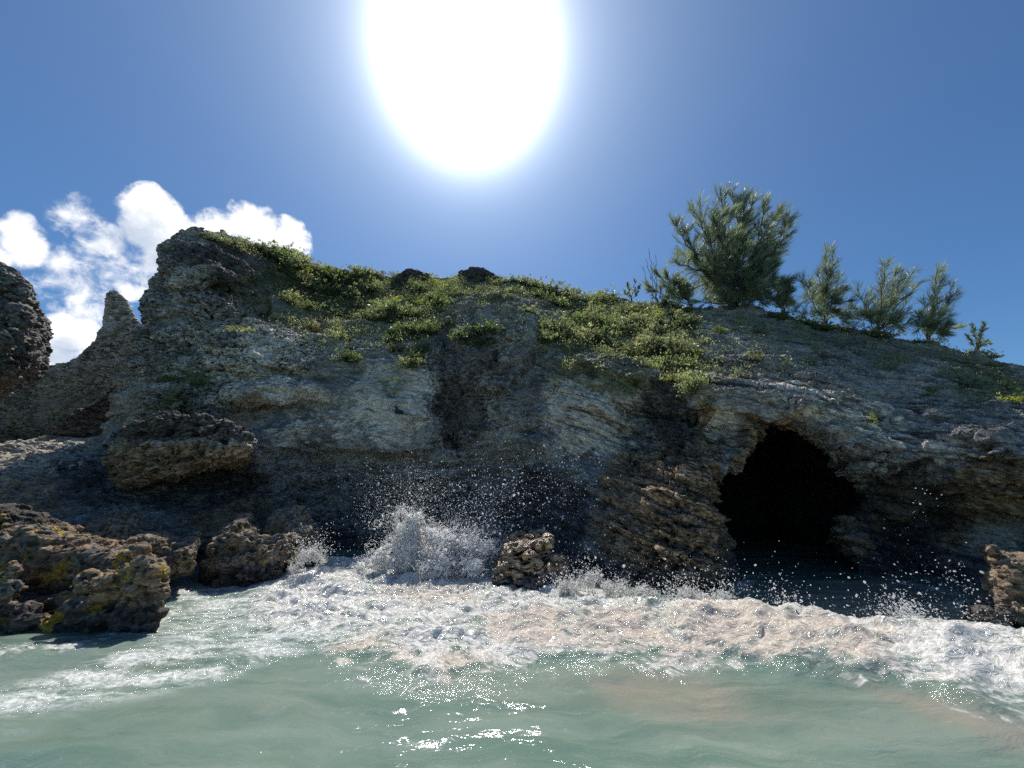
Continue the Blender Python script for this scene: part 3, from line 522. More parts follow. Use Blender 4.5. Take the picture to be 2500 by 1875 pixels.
def sea_fields(x, y):
    p3 = np.c_[x, y, 0*x]
    wx = 0.28*fbm(p3, 1.0, 3, .55, 201); wy = 0.22*fbm(p3, 1.2, 3, .55, 211)
    near = (np.abs(x) < 14) & (y > -1) & (y < 12)
    def sd(poly): 
        d = np.full(x.shape, 9.0); d[near] = poly_sd((x+wx)[near], (y+wy)[near], poly); return d
    fs = sd(FOAM); ss_ = sd(STREAK)
    foam = sstep(-fs, -0.35, 0.50); streak = sstep(-ss_, -0.15, 0.35)
    body = sstep(-fs, -0.25, 0.75)
    sand = np.zeros(x.shape); pink = np.zeros(x.shape)
    for pl, a in SANDS: sand = np.maximum(sand, a*sstep(-sd(pl), -0.25, 0.3))
    for pl, a in PINKS: pink = np.maximum(pink, a*sstep(-sd(pl), -0.15, 0.2))
    q = np.c_[x*0.9+y*.25, y*1.0-x*.12, 0*x]
    for pl, w in EDGES:
        dmin = np.full(x.shape, 9.0); xs, ys = (x+.5*wx)[near], (y+.5*wy)[near]; dm = np.full(xs.shape, 9.0)
        for p0, p1 in zip(pl[:-1], pl[1:]):
            e = p1-p0; t = np.clip(((xs-p0[0])*e[0]+(ys-p0[1])*e[1])/(e@e), 0, 1); dm = np.minimum(dm, np.hypot(xs-p0[0]-t*e[0], ys-p0[1]-t*e[1]))
        dmin[near] = dm; foam = np.maximum(foam, 0.62*(1-sstep(dmin, w*.2, w)))
    fade = sstep(np.hypot(x, y), 60, 12)
    h = 0.05*np.sin(1.15*y + 0.35*x + 1.3*fbm(p3, .3, 2, .5, 221)) + 0.05*fbm(q*np.array([.55, 1.3, 1]), 1.0, 3, .5, 231)*fade + 0.020*fbm(q*np.array([1.6, 4.0, 1]), 1.0, 3, .5, 241)*fade
    h = h + 0.045*np.exp(-((y-3.75+.16*x+.25*fbm(p3, .5, 2, .5, 281))/.85)**2) + 0.02*np.exp(-((y-2.3+.1*x)/.6)**2) + 0.03*np.exp(-((y-4.6-.1*x)/.35)**2)
    turb = fbm(p3*np.array([1, 1.25, 1]), 2.6, 4, .6, 251); t2 = fbm(p3*np.array([1, 1.3, 1]), 8.0, 3, .6, 261, True)
    bill = 1-np.abs(fbm(p3*np.array([.9, 1.3, 1]), 1.5, 3, .5, 271))*2.2
    right = sstep(x, 0.5, 3.0)
    h = h + body*(0.05 + 0.13*right + 0.14*turb + 0.06*bill) + foam*(0.032*t2) + streak*(0.025*turb + 0.014*t2)
    return h, foam, streak, sand, pink
def axis(a, b_, d, far0, far1):
    c = list(np.arange(a, b_, d)); s, v = d, c[-1]
    while v < far1: s *= 1.35; v += s; c.append(v)
    s, v, pre = d, c[0], []
    while v > far0: s *= 1.35; v -= s; pre.append(v)
    return np.array(pre[::-1]+c)
ax_, ay_ = axis(-9.2, 9.6, 0.03, -2500, 2500), axis(1.4, 9.6, 0.022, -600, 3500)
GX, GY = np.meshgrid(ax_, ay_, indexing='ij'); gx_, gy_ = GX.ravel(), GY.ravel()
hh, fo, stk, sd_, pk = sea_fields(gx_, gy_)
nx, ny = GX.shape; ii = np.arange(nx*ny).reshape(nx, ny)
Fq = np.stack([ii[:-1, :-1], ii[1:, :-1], ii[1:, 1:], ii[:-1, 1:]], -1).reshape(-1, 4)
sea_me = mesh_np('sea', np.c_[gx_, gy_, hh], Fq); set_attr(sea_me, 'A', np.c_[fo, stk, sd_, pk])
def sea_h(x, y): return float(sea_fields(np.array([x]), np.array([y]))[0][0])

m, b = new_mat('sea_water'); pos = b.n('ShaderNodeNewGeometry').outputs['Position']
at = b.n('ShaderNodeAttribute', {'attribute_name': 'A'}); sa = b.n('ShaderNodeSeparateColor', None, Color=at.outputs['Color']).outputs
foam, streak, sand, pink = sa[0], sa[1], sa[2], at.outputs['Alpha']
wp = b.v('ADD', pos, b.v('SCALE', b.v('SUBTRACT', b.noisec(pos, 1.6, 3), (.5, .5, .5)), None, 0.5))
n4 = b.noise(b.scl(wp, 1, 1.5, 1), 24.0, 4, 0.68); n1 = b.noise(b.scl(wp, 1, 1.5, 1), 2.2, 6, 0.62); n2 = b.noise(b.scl(wp, 1, 1.6, 1), 9.0, 5, 0.65); lace = b.voro(b.scl(wp, 1, 1.4, 1), 7.0, 'SMOOTH_F1', 0.3)
sn = b.noise(b.scl(wp, 0.35, 1.6, 1), 4.0, 6, 0.66)
dg = b.n('ShaderNodeMapping', None, Vector=wp, Rotation=(0, 0, math.radians(-28)), Scale=(.45, 2.2, 1)).outputs[0]
teal = b.mix(b.ss(b.noise(dg, 1.1, 5, .6), .36, .64), (0.112, 0.178, 0.144), (0.190, 0.246, 0.204))
sandf = b.m('MULTIPLY', sand, b.ss(b.m('ADD', b.m('ADD', b.m('MULTIPLY', n1, .5), b.m('MULTIPLY', sn, .5)), b.m('MULTIPLY', sand, .30)), 0.40, 0.92))
base = b.mix(sandf, teal, (0.265, 0.240, 0.192))
stf = b.m('MULTIPLY', streak, b.ss(b.m('ADD', sn, b.m('MULTIPLY', n2, .45)), 0.56, 0.86))
base0 = b.mix(b.m('MULTIPLY', stf, 0.85), base, b.mix(b.ss(n4, .38, .6), (0.40, 0.43, 0.40), (0.86, 0.86, 0.84)))
ff = b.ss(b.m('ADD', b.m('ADD', b.m('MULTIPLY', foam, 1.05), b.m('MULTIPLY', b.m('SUBTRACT', n1, .5), 2.4)), b.m('MULTIPLY', b.m('SUBTRACT', n2, .5), 2.6)), 0.40, 1.05)
ff = b.m('MULTIPLY', ff, b.ss(foam, 0.0, 0.25))
pf = b.m('MULTIPLY', pink, b.ss(n1, 0.30, 0.52))
fc_ = b.mix(pf, (0.82, 0.765, 0.685), (0.63, 0.53, 0.44))
fc_ = b.mix(b.m('MULTIPLY', b.ss(n2, .38, .62), .55), fc_, b.mix(pf, (0.44, 0.45, 0.42), (0.42, 0.365, 0.30)))
fc_ = b.mix(b.m('MULTIPLY', b.ss(n4, .40, .58), .80), b.mix(0.55, fc_, b.mix(pf, (0.31, 0.315, 0.275), (0.34, 0.285, 0.225))), b.mix(0.5, fc_, b.mix(pf, (0.92, 0.92, 0.92), (0.80, 0.72, 0.63))))
base = b.mix(ff, base0, fc_)
act = b.m('MAXIMUM', foam, b.m('MULTIPLY', streak, 0.85))
rip = b.noise(b.scl(wp, .8, 2.2, 1), 5.0, 4, 0.55)
fineb = b.noise(b.scl(wp, 1, 2.1, 1), 21.0, 3, 0.62)
soft = b.m('ADD', b.m('MULTIPLY', rip, 0.018), b.m('MULTIPLY', b.m('MULTIPLY', n2, foam), 0.030))
sbmp = b.n('ShaderNodeBump', None, Strength=1.0, Distance=1.0, Height=soft).outputs[0]
bh = b.m('ADD', soft, b.m('MULTIPLY', b.m('MULTIPLY', fineb, b.m('MULTIPLY', act, b.ss(n1, .34, .58, .25, 1.0))), 0.048))
bmp = b.n('ShaderNodeBump', None, Strength=1.0, Distance=1.0, Height=bh).outputs[0]
pr = b.n('ShaderNodeBsdfPrincipled', None, Base_Color=base, Roughness=b.lin(ff, 0, 1, 0.25, 0.55), IOR=1.333, Specular_IOR_Level=0.0, Normal=sbmp, Coat_Weight=1.0, Coat_Roughness=0.085, Coat_IOR=1.333, Coat_Normal=bmp)
b.n('ShaderNodeOutputMaterial', None, Surface=pr.outputs[0])
SEA = m
sea = link('sea', sea_me, SEA); tag(sea, kind='structure')
# pale sand under the water
sb = bmesh.new(); bmesh.ops.create_grid(sb, x_segments=8, y_segments=8, size=3000); sbm = bpy.data.meshes.new('sea_bed'); sb.to_mesh(sbm); sb.free()
m, b = new_mat('bed_sand'); b.n('ShaderNodeOutputMaterial', None, Surface=b.n('ShaderNodeBsdfPrincipled', None, Base_Color=(0.45, 0.38, 0.30, 1), Roughness=0.9).outputs[0])
tag(link('sea_bed', sbm, m, loc=(0, 0, -1.4)), kind='structure')

# ------------------------------------------------------------------ breaking water
m, b = new_mat('white_water')
pos = b.n('ShaderNodeNewGeometry').outputs['Position']
nn = b.noise(pos, 22.0, 4, 0.65)
cw = b.mix(b.ss(nn, .35, .65), (0.90, 0.90, 0.90), (0.98, 0.98, 0.98))
bm_ = b.n('ShaderNodeBump', None, Strength=1.0, Distance=0.02, Height=b.noise(pos, 45.0, 3, .6)).outputs[0]
p1 = b.n('ShaderNodeBsdfPrincipled', None, Base_Color=cw, Roughness=0.2, Normal=bm_).outputs[0]
t1 = b.n('ShaderNodeBsdfTranslucent', None, Color=cw, Normal=bm_).outputs[0]
wm = b.n('ShaderNodeMixShader', None, _0=0.72, _1=p1, _2=t1).outputs[0]
b.n('ShaderNodeOutputMaterial', None, Surface=b.n('ShaderNodeMixShader', None, _0=0.10, _1=wm, _2=b.n('ShaderNodeBsdfTransparent').outputs[0]).outputs[0])
WHITE = m
m, b = new_mat('white_water_body'); pos = b.n('ShaderNodeNewGeometry').outputs['Position']
bb = b.n('ShaderNodeBump', None, Strength=1.0, Distance=0.03, Height=b.noise(pos, 38.0, 4, .65)).outputs[0]
b.n('ShaderNodeOutputMaterial', None, Surface=b.n('ShaderNodeBsdfPrincipled', None, Base_Color=(0.97, 0.97, 0.96, 1), Roughness=0.3, Subsurface_Weight=1.0, Subsurface_Radius=(1, 1, 1), Subsurface_Scale=0.22, Normal=bb).outputs[0])
BODY = m
ICO_V = []; 
_t = (1+5**.5)/2
ICO_V = np.array([(-1, _t, 0), (1, _t, 0), (-1, -_t, 0), (1, -_t, 0), (0, -1, _t), (0, 1, _t), (0, -1, -_t), (0, 1, -_t), (_t, 0, -1), (_t, 0, 1), (-_t, 0, -1), (-_t, 0, 1)])/math.sqrt(1+_t*_t)
ICO_F = np.array([(0, 11, 5), (0, 5, 1), (0, 1, 7), (0, 7, 10), (0, 10, 11), (1, 5, 9), (5, 11, 4), (11, 10, 2), (10, 7, 6), (7, 1, 8), (3, 9, 4), (3, 4, 2), (3, 2, 6), (3, 6, 8), (3, 8, 9), (4, 9, 5), (2, 4, 11), (6, 2, 10), (8, 6, 7), (9, 8, 1)])
def drops_mesh(C, R, dirs=None, st=None):
    n = len(C); d = dirs if dirs is not None else RNG.normal(size=(n, 3)); d = d/np.linalg.norm(d, axis=1)[:, None]
    st = np.ones(n) if st is None else st
    Vb = ICO_V[None]*R[:, None, None]; al = (Vb*d[:, None, :]).sum(-1)
    Vb = Vb + d[:, None, :]*(al*(st[:, None]-1))[..., None]
    return (Vb + C[:, None, :]).reshape(-1, 3), (ICO_F[None]+12*np.arange(n)[:, None, None]).reshape(-1, 3)
def strands(starts, dirs, length, rad, seg=7, curl=0.5):
    n = len(starts); pts = np.zeros((n, seg+1, 3)); pts[:, 0] = starts; d = dirs/np.linalg.norm(dirs, axis=1)[:, None]
    for i in range(seg):
        d = d + RNG.normal(size=(n, 3))*curl*0.5; d[:, 2] -= 0.06; d /= np.linalg.norm(d, axis=1)[:, None]
        pts[:, i+1] = pts[:, i] + d*(length/seg)[:, None]
    V = []; F = []
    for k in range(3):
        a = 2*math.pi*k/3; off = np.array([math.cos(a), math.sin(a)*0.6, math.sin(a)])
        V.append(pts + off*(rad[:, None]*np.linspace(1.0, 0.25, seg+1)[None])[..., None])
    V = np.stack(V, 2).reshape(-1, 3); ids = np.arange(n*(seg+1)*3).reshape(n, seg+1, 3)
    for k in range(3):
        k2 = (k+1) % 3; a_, b__, c_, d_ = ids[:, :-1, k], ids[:, :-1, k2], ids[:, 1:, k2], ids[:, 1:, k]
        F += [np.stack([a_, b__, c_], -1).reshape(-1, 3), np.stack([a_, c_, d_], -1).reshape(-1, 3)]
    return V, np.concatenate(F)
def join(parts):
    V = []; F = []; o = 0
    for v, f in parts: V.append(v); F.append(f+o); o += len(v)
    return np.concatenate(V), np.concatenate(F)
def plume(name, label, blobs, Y0, nstr, ndrop, drift, seed=1, vox=0.022, amp=0.10, slen=0.16):
    """body of white water from overlapping lumps, torn into strands and droplets along its upper edge"""
    C = np.array([P(px, py, Y0+dy) for px, py, r, dy in blobs]); R = np.array([r*Y0/FPX for px, py, r, dy in blobs])
    lo = (C-R[:, None]).min(0)-.25; hi = (C+R[:, None]).max(0)+.25; lo[2] = max(lo[2], -0.15)
    ax = [np.arange(lo[i], hi[i], vox) for i in range(3)]
    g = np.stack(np.meshgrid(*ax, indexing='ij'), -1).reshape(-1, 3)
    d = np.full(len(g), 9.0)
    for c, r in zip(C, R): d = smin(d, np.linalg.norm((g-c)*np.array([1, 1.25, 1]), axis=1)-r, 0.06)
    I = np.abs(d) < 0.35
    d[I] += amp*(1.1*fbm(g[I], 4.5, 3, .6, seed, True) + 1.2*fbm(g[I], 12.0, 2, .6, seed+3, True)) + 0.03
    near_ = np.nonzero((d < 0.05) & (d > -0.10))[0]; cand0 = g[near_] + RNG.uniform(-.5, .5, (len(near_), 3))*vox
    V, F = surface_nets((d+0.035).reshape([len(a) for a in ax]).astype(np.float32), lo, vox)
    tri = np.concatenate([F[:, [0, 1, 2]], F[:, [0, 2, 3]]])
    cand = cand0[cand0[:, 2] > .02]; upz = cand[:, 2] > np.percentile(cand[:, 2], 45)
    s0 = cand[RNG.integers(0, len(cand), nstr)]; ctr = C.mean(0)
    out = (s0-ctr)*np.array([1, .8, 1]); out /= np.linalg.norm(out, axis=1)[:, None]+1e-6
    dr = out + np.array([0, 0, .7]) + RNG.normal(size=(nstr, 3))*.5
    sV, sF = strands(s0-out*.02, dr, RNG.uniform(.3, 1.0, nstr)*slen, RNG.uniform(.0018, .006, nstr), 7, .9)
    parts = [(V, tri), (sV, sF)]
    if ndrop:
        cand = cand[upz]; s1 = cand[RNG.integers(0, len(cand), ndrop)]; o1 = (s1-ctr); o1 /= np.linalg.norm(o1, axis=1)[:, None]+1e-6
        c1 = s1 + o1*RNG.exponential(.11, ndrop)[:, None] + RNG.normal(size=(ndrop, 3))*.05 + np.array([0, 0, 1])*RNG.exponential(.07, ndrop)[:, None]
        parts.append(drops_mesh(c1, RNG.lognormal(math.log(.0034), .5, ndrop), None, RNG.uniform(1, 2.2, ndrop)))
    Vt, Ft = join(parts); base = np.array([Vt[:, 0].mean(), Vt[:, 1].mean(), 0]); me = mesh_np(name, Vt-base, Ft); me.materials.append(WHITE); me.materials.append(BODY)
    mi = np.zeros(len(me.polygons), np.int32); mi[:len(tri)] = 1; me.polygons.foreach_set('material_index', mi)
    return tag(link(name, me, None, loc=base), label, kind='stuff')
plume('wave_splash', 'tall white splash of a wave breaking beside the wet flat-topped rock',
      [(975, 1255, 36, 0), (945, 1240, 22, 0), (1005, 1285, 50, 0), (1000, 1320, 62, .05), (930, 1275, 24, 0), (1055, 1310, 44, 0), (1095, 1330, 58, -.1), (1145, 1340, 56, -.1), (1190, 1345, 50, -.1), (1000, 1360, 64, 0), (930, 1365, 46, 0), (880, 1390, 36, 0), (1070, 1390, 66, -.3), (1150, 1400, 60, -.3), (1215, 1330, 24, -.1), (1020, 1225, 14, 0), (1035, 1195, 9, 0), (905, 1330, 22, 0), (1040, 1265, 20, 0)],
      6.6, 3600, 4200, 0, 5, 0.022, 0.13, 0.22)
plume('wave_splash', 'small white splash against the split-crested brown rock', [(745, 1360, 26, 0), (765, 1350, 22, 0), (785, 1362, 20, 0), (725, 1378, 22, 0)], 6.4, 900, 600, 0, 8, 0.02, 0.08, 0.1)
plume('wave_splash', 'low white splash curling at the foot of the cave pillar', [(1410, 1420, 26, 0), (1440, 1420, 26, 0), (1480, 1438, 26, 0), (1520, 1445, 28, 0), (1560, 1450, 26, 0), (1590, 1465, 26, 0), (1380, 1440, 30, -.1)], 5.6, 1800, 900, 0, 9, 0.02, 0.09, 0.12)
plume('wave_splash', 'white splash on the sandy crest below the cave mouth', [(1680, 1470, 26, 0), (1710, 1462, 28, 0), (1745, 1468, 26, 0), (1780, 1475, 26, 0), (1640, 1480, 26, 0), (1870, 1485, 12, 0)], 5.1, 1600, 800, 0, 10, 0.018, 0.08, 0.1)
plume('wave_splash', 'rough white surge in the foam right of the cave mouth', [(1900, 1530, 24, 0), (1930, 1518, 28, 0), (1960, 1535, 26, 0), (1880, 1555, 22, -.1), (1950, 1565, 22, -.1)], 4.7, 1200, 500, 0, 12, 0.016, 0.07, 0.08)
plume('wave_splash', 'broad white surge breaking at the right edge of the frame', [(2180, 1545, 26, 0), (2240, 1545, 30, 0), (2300, 1555, 32, 0), (2370, 1565, 32, 0), (2440, 1580, 36, 0), (2510, 1590, 40, 0), (2600, 1610, 46, 0), (2330, 1600, 30, -.2), (2430, 1625, 34, -.2), (2530, 1650, 40, -.2)], 4.5, 3000, 1600, 0, 13, 0.018, 0.08, 0.1)
def spray(name, label, zones, rmin=.004, sig=.55):
    C = []; R = []
    for (n_, cx, cy, sx, sy, Y0, sY, rm) in zones:
        n_ = int(n_*1.5)
        px = RNG.normal(cx, sx, n_); py = RNG.normal(cy, sy, n_); yy = RNG.normal(Y0, sY, n_)
        for a_, c_, y_ in zip(px, py, yy):
            w = P(a_, c_, y_)
            if w[2] > .05: C.append(w); R.append(rm*.48*math.exp(random.gauss(0, sig)))
    C = np.array(C); V, F = drops_mesh(C, np.array(R), None, RNG.uniform(1, 1.7, len(C)))
    base = np.array([C[:, 0].mean(), C[:, 1].mean(), 0]); return tag(link(name, mesh_np(name, V-base, F), WHITE, loc=base), label, kind='stuff')
spray('sea_spray', 'white droplets thrown up above the breaking splash before the dark cliff',
      [(520, 1180, 1240, 65, 45, 6.6, .3, .0085), (700, 1130, 1270, 90, 50, 6.6, .3, .006), (380, 1270, 1210, 90, 55, 6.5, .3, .007), (120, 1340, 1170, 60, 30, 6.8, .3, .0075), (900, 1030, 1195, 38, 32, 6.6, .15, .0045), (700, 930, 1240, 35, 45, 6.6, .2, .0048), (260, 990, 1170, 80, 25, 7.0, .2, .005), (90, 1400, 1250, 70, 60, 6.5, .3, .006), (60, 1420, 1120, 40, 30, 6.6, .2, .005)])
spray('sea_spray', 'white droplets flung over the dark water right of the cave',
      [(90, 2300, 1430, 60, 30, 4.9, .2, .0055), (45, 2330, 1410, 40, 22, 4.7, .1, .010), (240, 2250, 1500, 120, 22, 4.8, .3, .0045), (260, 2430, 1520, 60, 25, 4.5, .3, .0055), (26, 2200, 1370, 30, 60, 5.0, .2, .006), (14, 2260, 1220, 20, 40, 5.0, .1, .007), (60, 1650, 1440, 30, 30, 5.5, .2, .004), (70, 1800, 1450, 40, 22, 5.2, .2, .0048), (40, 1480, 1370, 60, 30, 5.9, .2, .0045)])

# ------------------------------------------------------------------ plants
def leaf_material(name, c1, c2, trans, tr=0.5):
    m, b = new_mat(name); g = b.n('ShaderNodeNewGeometry')
    rnd = g.outputs['Random Per Island']; col = b.mix(rnd, c1, c2)
    col = b.mix(b.ss(b.noise(g.outputs['Position'], 2.2, 3), .35, .65), col, b.mix(0.55, col, (0, 0, 0)))
    d = b.n('ShaderNodeBsdfPrincipled', None, Base_Color=col, Roughness=0.42).outputs[0]
    t = b.n('ShaderNodeBsdfTranslucent', None, Color=b.mix(1.0, col, trans, 'MULTIPLY')).outputs[0]
    b.n('ShaderNodeOutputMaterial', None, Surface=b.n('ShaderNodeMixShader', None, _0=tr, _1=d, _2=t).outputs[0]); return m
L_GREY = leaf_material('grey_green_leaf', (0.15, 0.178, 0.10), (0.29, 0.305, 0.175), (2.1, 2.15, 1.6))
L_DEEP = leaf_material('deep_green_leaf', (0.105, 0.145, 0.075), (0.18, 0.215, 0.11), (2.2, 2.3, 1.5))
L_OLIVE = leaf_material('olive_leaf', (0.17, 0.19, 0.10), (0.30, 0.31, 0.165), (2.2, 2.3, 1.5))
L_LIME = leaf_material('lime_leaf', (0.22, 0.27, 0.06), (0.32, 0.34, 0.09), (2.2, 2.2, 1.0))
L_STRAW = leaf_material('straw_blade', (0.22, 0.15, 0.07), (0.32, 0.22, 0.11), (1.6, 1.5, 1.2), .4)
L_NEEDLE = leaf_material('pine_needle', (0.165, 0.205, 0.135), (0.27, 0.305, 0.185), (2.0, 2.1, 1.6), .45)
m, b = new_mat('bark'); gpos = b.n('ShaderNodeNewGeometry').outputs['Position']
b.n('ShaderNodeOutputMaterial', None, Surface=b.n('ShaderNodeBsdfPrincipled', None, Base_Color=b.mix(b.ss(b.noise(gpos, 14.0, 4), .35, .65), (0.05, 0.042, 0.035), (0.13, 0.115, 0.10)), Roughness=.9).outputs[0]); BARK = m
def tubes(paths, radii, sides=4):
    V = []; F = []; o = 0
    for pth, rr in zip(paths, radii):
        pth = np.asarray(pth); t = np.gradient(pth, axis=0); t /= np.linalg.norm(t, axis=1)[:, None]+1e-9
        u = np.cross(t, np.array([.31, .9, .2])); u /= np.linalg.norm(u, axis=1)[:, None]+1e-9; w = np.cross(t, u)
        a = np.arange(sides)*2*math.pi/sides
        ring = pth[:, None, :] + np.asarray(rr)[:, None, None]*(u[:, None, :]*np.cos(a)[None, :, None] + w[:, None, :]*np.sin(a)[None, :, None])
        n_ = len(pth); ids = np.arange(n_*sides).reshape(n_, sides)+o; V.append(ring.reshape(-1, 3)); o += n_*sides
        nxt = np.roll(ids, -1, 1)
        F.append(np.stack([ids[:-1], nxt[:-1], nxt[1:], ids[1:]], -1).reshape(-1, 4))
    return np.concatenate(V), np.concatenate(F)
def leaf_quads(C, D_, L, W, N_=None):
    """pointed leaves as two triangles: base, two shoulders, tip"""
    n_ = len(C); D_ = D_/(np.linalg.norm(D_, axis=1)[:, None]+1e-9); r = N_ if N_ is not None else RNG.normal(size=(n_, 3))
    s_ = np.cross(D_, r); s_ /= np.linalg.norm(s_, axis=1)[:, None]+1e-9
    mid = C + D_*(L*.62)[:, None]
    V = np.stack([C, mid+s_*(W*.5)[:, None], C+D_*L[:, None], mid-s_*(W*.5)[:, None]], 1).reshape(-1, 3)
    return V, np.arange(4*n_).reshape(n_, 4)
def shrub_mesh(seed, rad=0.42, nros=60, flat=0.75, leafl=.05):
    r = np.random.default_rng(seed); d = r.normal(size=(nros, 3)); d[:, 2] = np.abs(d[:, 2])*flat+.1; d /= np.linalg.norm(d, axis=1)[:, None]
    rr = rad*(0.55+0.5*r.random(nros))*(0.75+0.35*np.sin(3*np.arctan2(d[:, 1], d[:, 0])+seed)); tips = d*rr[:, None]*np.array([1, 1, .9])
    k = 9; C = tips[:, None, :].repeat(k, 1).reshape(-1, 3) + r.normal(size=(nros*k, 3))*.018
    up = d*.8+np.array([0, 0, .7]); ld = up[:, None, :].repeat(k, 1).reshape(-1, 3) + r.normal(size=(nros*k, 3))*.75
    L = leafl*r.uniform(.7, 1.35, nros*k); lv = leaf_quads(C, ld, L, L*.52, r.normal(size=(nros*k, 3)))
    # inner leaves along the stems
    m_ = nros*4; ti = r.integers(0, nros, m_); C2 = tips[ti]*r.uniform(.35, .92, m_)[:, None]; L2 = leafl*r.uniform(.7, 1.2, m_)
    lv2 = leaf_quads(C2, r.normal(size=(m_, 3))+np.array([0, 0, .6]), L2, L2*.5, r.normal(size=(m_, 3)))
    paths = []; rad_ = []
    for t in tips[::2]:
        mid = t*.5 + r.normal(size=3)*.04; paths.append([np.array([0, 0, -.06]), mid, t]); rad_.append([.008, .005, .003])
    return join([lv, lv2]), tubes(paths, rad_, 3)
def grass_mesh(seed, n_=160, rad=.16, L=.38):
    r = np.random.default_rng(seed); C = np.c_[r.normal(size=(n_, 2))*rad*.5, np.zeros(n_)-.03]; d = np.c_[r.normal(size=(n_, 2))*.35, np.ones(n_)]
    LL = L*r.uniform(.5, 1.1, n_); return leaf_quads(C, d, LL, LL*0+.009, r.normal(size=(n_, 3)))
SHR = {}
for key, mat in (('grey', L_GREY), ('deep', L_DEEP), ('lime', L_LIME)):
    SHR[key] = []
    for i in range(4):
        (lv, lf), (tv, tf) = shrub_mesh(500+i*7+len(key), .42, 95 if key != 'lime' else 50, .75 if i % 2 else .5)
        a = mesh_np('foliage', lv, lf, False); a.materials.append(mat); c = mesh_np('stem', tv, tf); c.materials.append(BARK); SHR[key].append((a, c))
GRASS = mesh_np('blades', *grass_mesh(3), False); GRASS.materials.append(L_STRAW)
def hit(px, py):
    d = Vector(ray(px, py)).normalized(); r = cliff_bvh.ray_cast(Vector((0, 0, CAM_H)), d, 60); return (r[0], r[1]) if r[0] is not None else (None, None)
def shrub(px, py, size, key, label, group=None, name='shrub', cat='shrub', jitter=True):
    h_, nrm = hit(px, py)
    if h_ is None: return None
    root = bpy.data.objects.new(name, None); COL.objects.link(root); tag(root, label, cat, group); root.empty_display_size = .1
    up = (Vector((0, 0, 1))*0.9 + nrm*0.55 + Vector((random.gauss(0, .15), random.gauss(0, .15), 0))).normalized()
    qn = up.to_track_quat('Z', 'Y') @ Quaternion((0, 0, 1), random.uniform(0, 6.28))
    root.location = h_ + nrm*0.02; root.rotation_mode = 'QUATERNION'; root.rotation_quaternion = qn
    s_ = size*1.42/0.42; s_ *= math.exp(random.gauss(0, .22)); root.scale = (s_*random.uniform(.9, 1.25), s_*random.uniform(.9, 1.2), s_*random.uniform(.75, 1.05))
    fo_, st2 = random.choice(SHR[key]); link('foliage', fo_, parent=root); link('stem', st2, parent=root); return root
def in_poly(poly, n_, rnd):
    xs = [p[0] for p in poly]; ys = [p[1] for p in poly]; out = []; pa_ = np.array(poly, float)
    while len(out) < n_:
        x, y = rnd.uniform(min(xs), max(xs)), rnd.uniform(min(ys), max(ys))
        if poly_sd(np.array([x]), np.array([y]), pa_)[0] < 0 and all((x-a)**2+(y-c)**2 > 90 for a, c in out): out.append((x, y))
    return out
def crest_py(px): return float(np.interp(px, [t[0] for t in parse(crest)], [t[1] for t in parse(crest)]))
rnd = random.Random(5)
for px in np.linspace(655, 985, 22): shrub(px, crest_py(px)+rnd.uniform(4, 34), rnd.uniform(.28, .48), rnd.choice(['grey', 'grey', 'deep']), 'grey-green shrub in the dense row along the ridge left of the dark crest boulder', 'shrubs along the ridge left of the boulder')
for px, py in in_poly([(690, 650), (980, 668), (1090, 700), (1080, 760), (980, 770), (900, 790), (760, 760), (680, 720)], 58, rnd): shrub(px, py, rnd.uniform(.2, .42), rnd.choice(['grey', 'deep', 'grey', 'deep', 'lime'] if rnd.random() < .5 else ['grey', 'deep']), 'shrub scattered over the upper slope below the ridge, above the pale cliff panel', 'shrubs on the upper slope')
for px in np.linspace(1215, 1500, 22): shrub(px, crest_py(px)+rnd.uniform(3, 40), rnd.uniform(.26, .46), rnd.choice(['grey', 'grey', 'deep']), 'grey-green shrub in the dense row along the ridge right of the dark crest boulder', 'shrubs along the ridge right of the boulder')
for px, py in in_poly([(965, 760), (1075, 765), (1060, 820), (1030, 900), (975, 900), (955, 840)], 20, rnd): shrub(px, py, rnd.uniform(.2, .34), rnd.choice(['grey', 'deep', 'deep']), 'green shrub hanging down the gully left of the rounded mid-cliff dome', 'shrubs hanging in the gully')
for px, py in in_poly([(1300, 835), (1345, 780), (1420, 770), (1500, 750), (1690, 750), (1700, 800), (1690, 880), (1650, 920), (1560, 880), (1460, 850), (1380, 830)], 84, rnd): shrub(px, py, rnd.uniform(.18, .36), rnd.choice(['grey', 'grey', 'grey', 'deep']), 'pale grey-green shrub in the broad patch on the slope up left of the cave', 'shrubs in the broad patch above the cave')
for px, py in in_poly([(1880, 755), (2060, 795), (2050, 815), (1890, 785)], 12, rnd): shrub(px, py, rnd.uniform(.2, .36), 'deep', 'dark green shrub on the crest between the big feathery tree and the spired one', 'shrubs between the trees')
for px, py in [(520, 590), (545, 592), (575, 600), (600, 604), (640, 612), (668, 616)]: shrub(px, py, rnd.uniform(.14, .26), 'grey', 'small shrub on the flat top of the tall left tower of the cliff', 'shrubs on top of the left tower')
for px, py in [(1130, 830), (1160, 815), (1185, 840), (1200, 810)]: shrub(px, py, .26, 'deep', 'dim green shrub in the dark hollow right of the rounded mid-cliff dome', 'shrubs in the dark hollow')
for px, py in [(2060, 812), (2130, 822), (2165, 826), (2240, 838), (2270, 842), (2390, 868), (2420, 876)]: shrub(px, py, rnd.uniform(.14, .24), 'grey', 'small shrub at the feet of the thin trees on the right crest', 'shrubs at the feet of the thin trees')
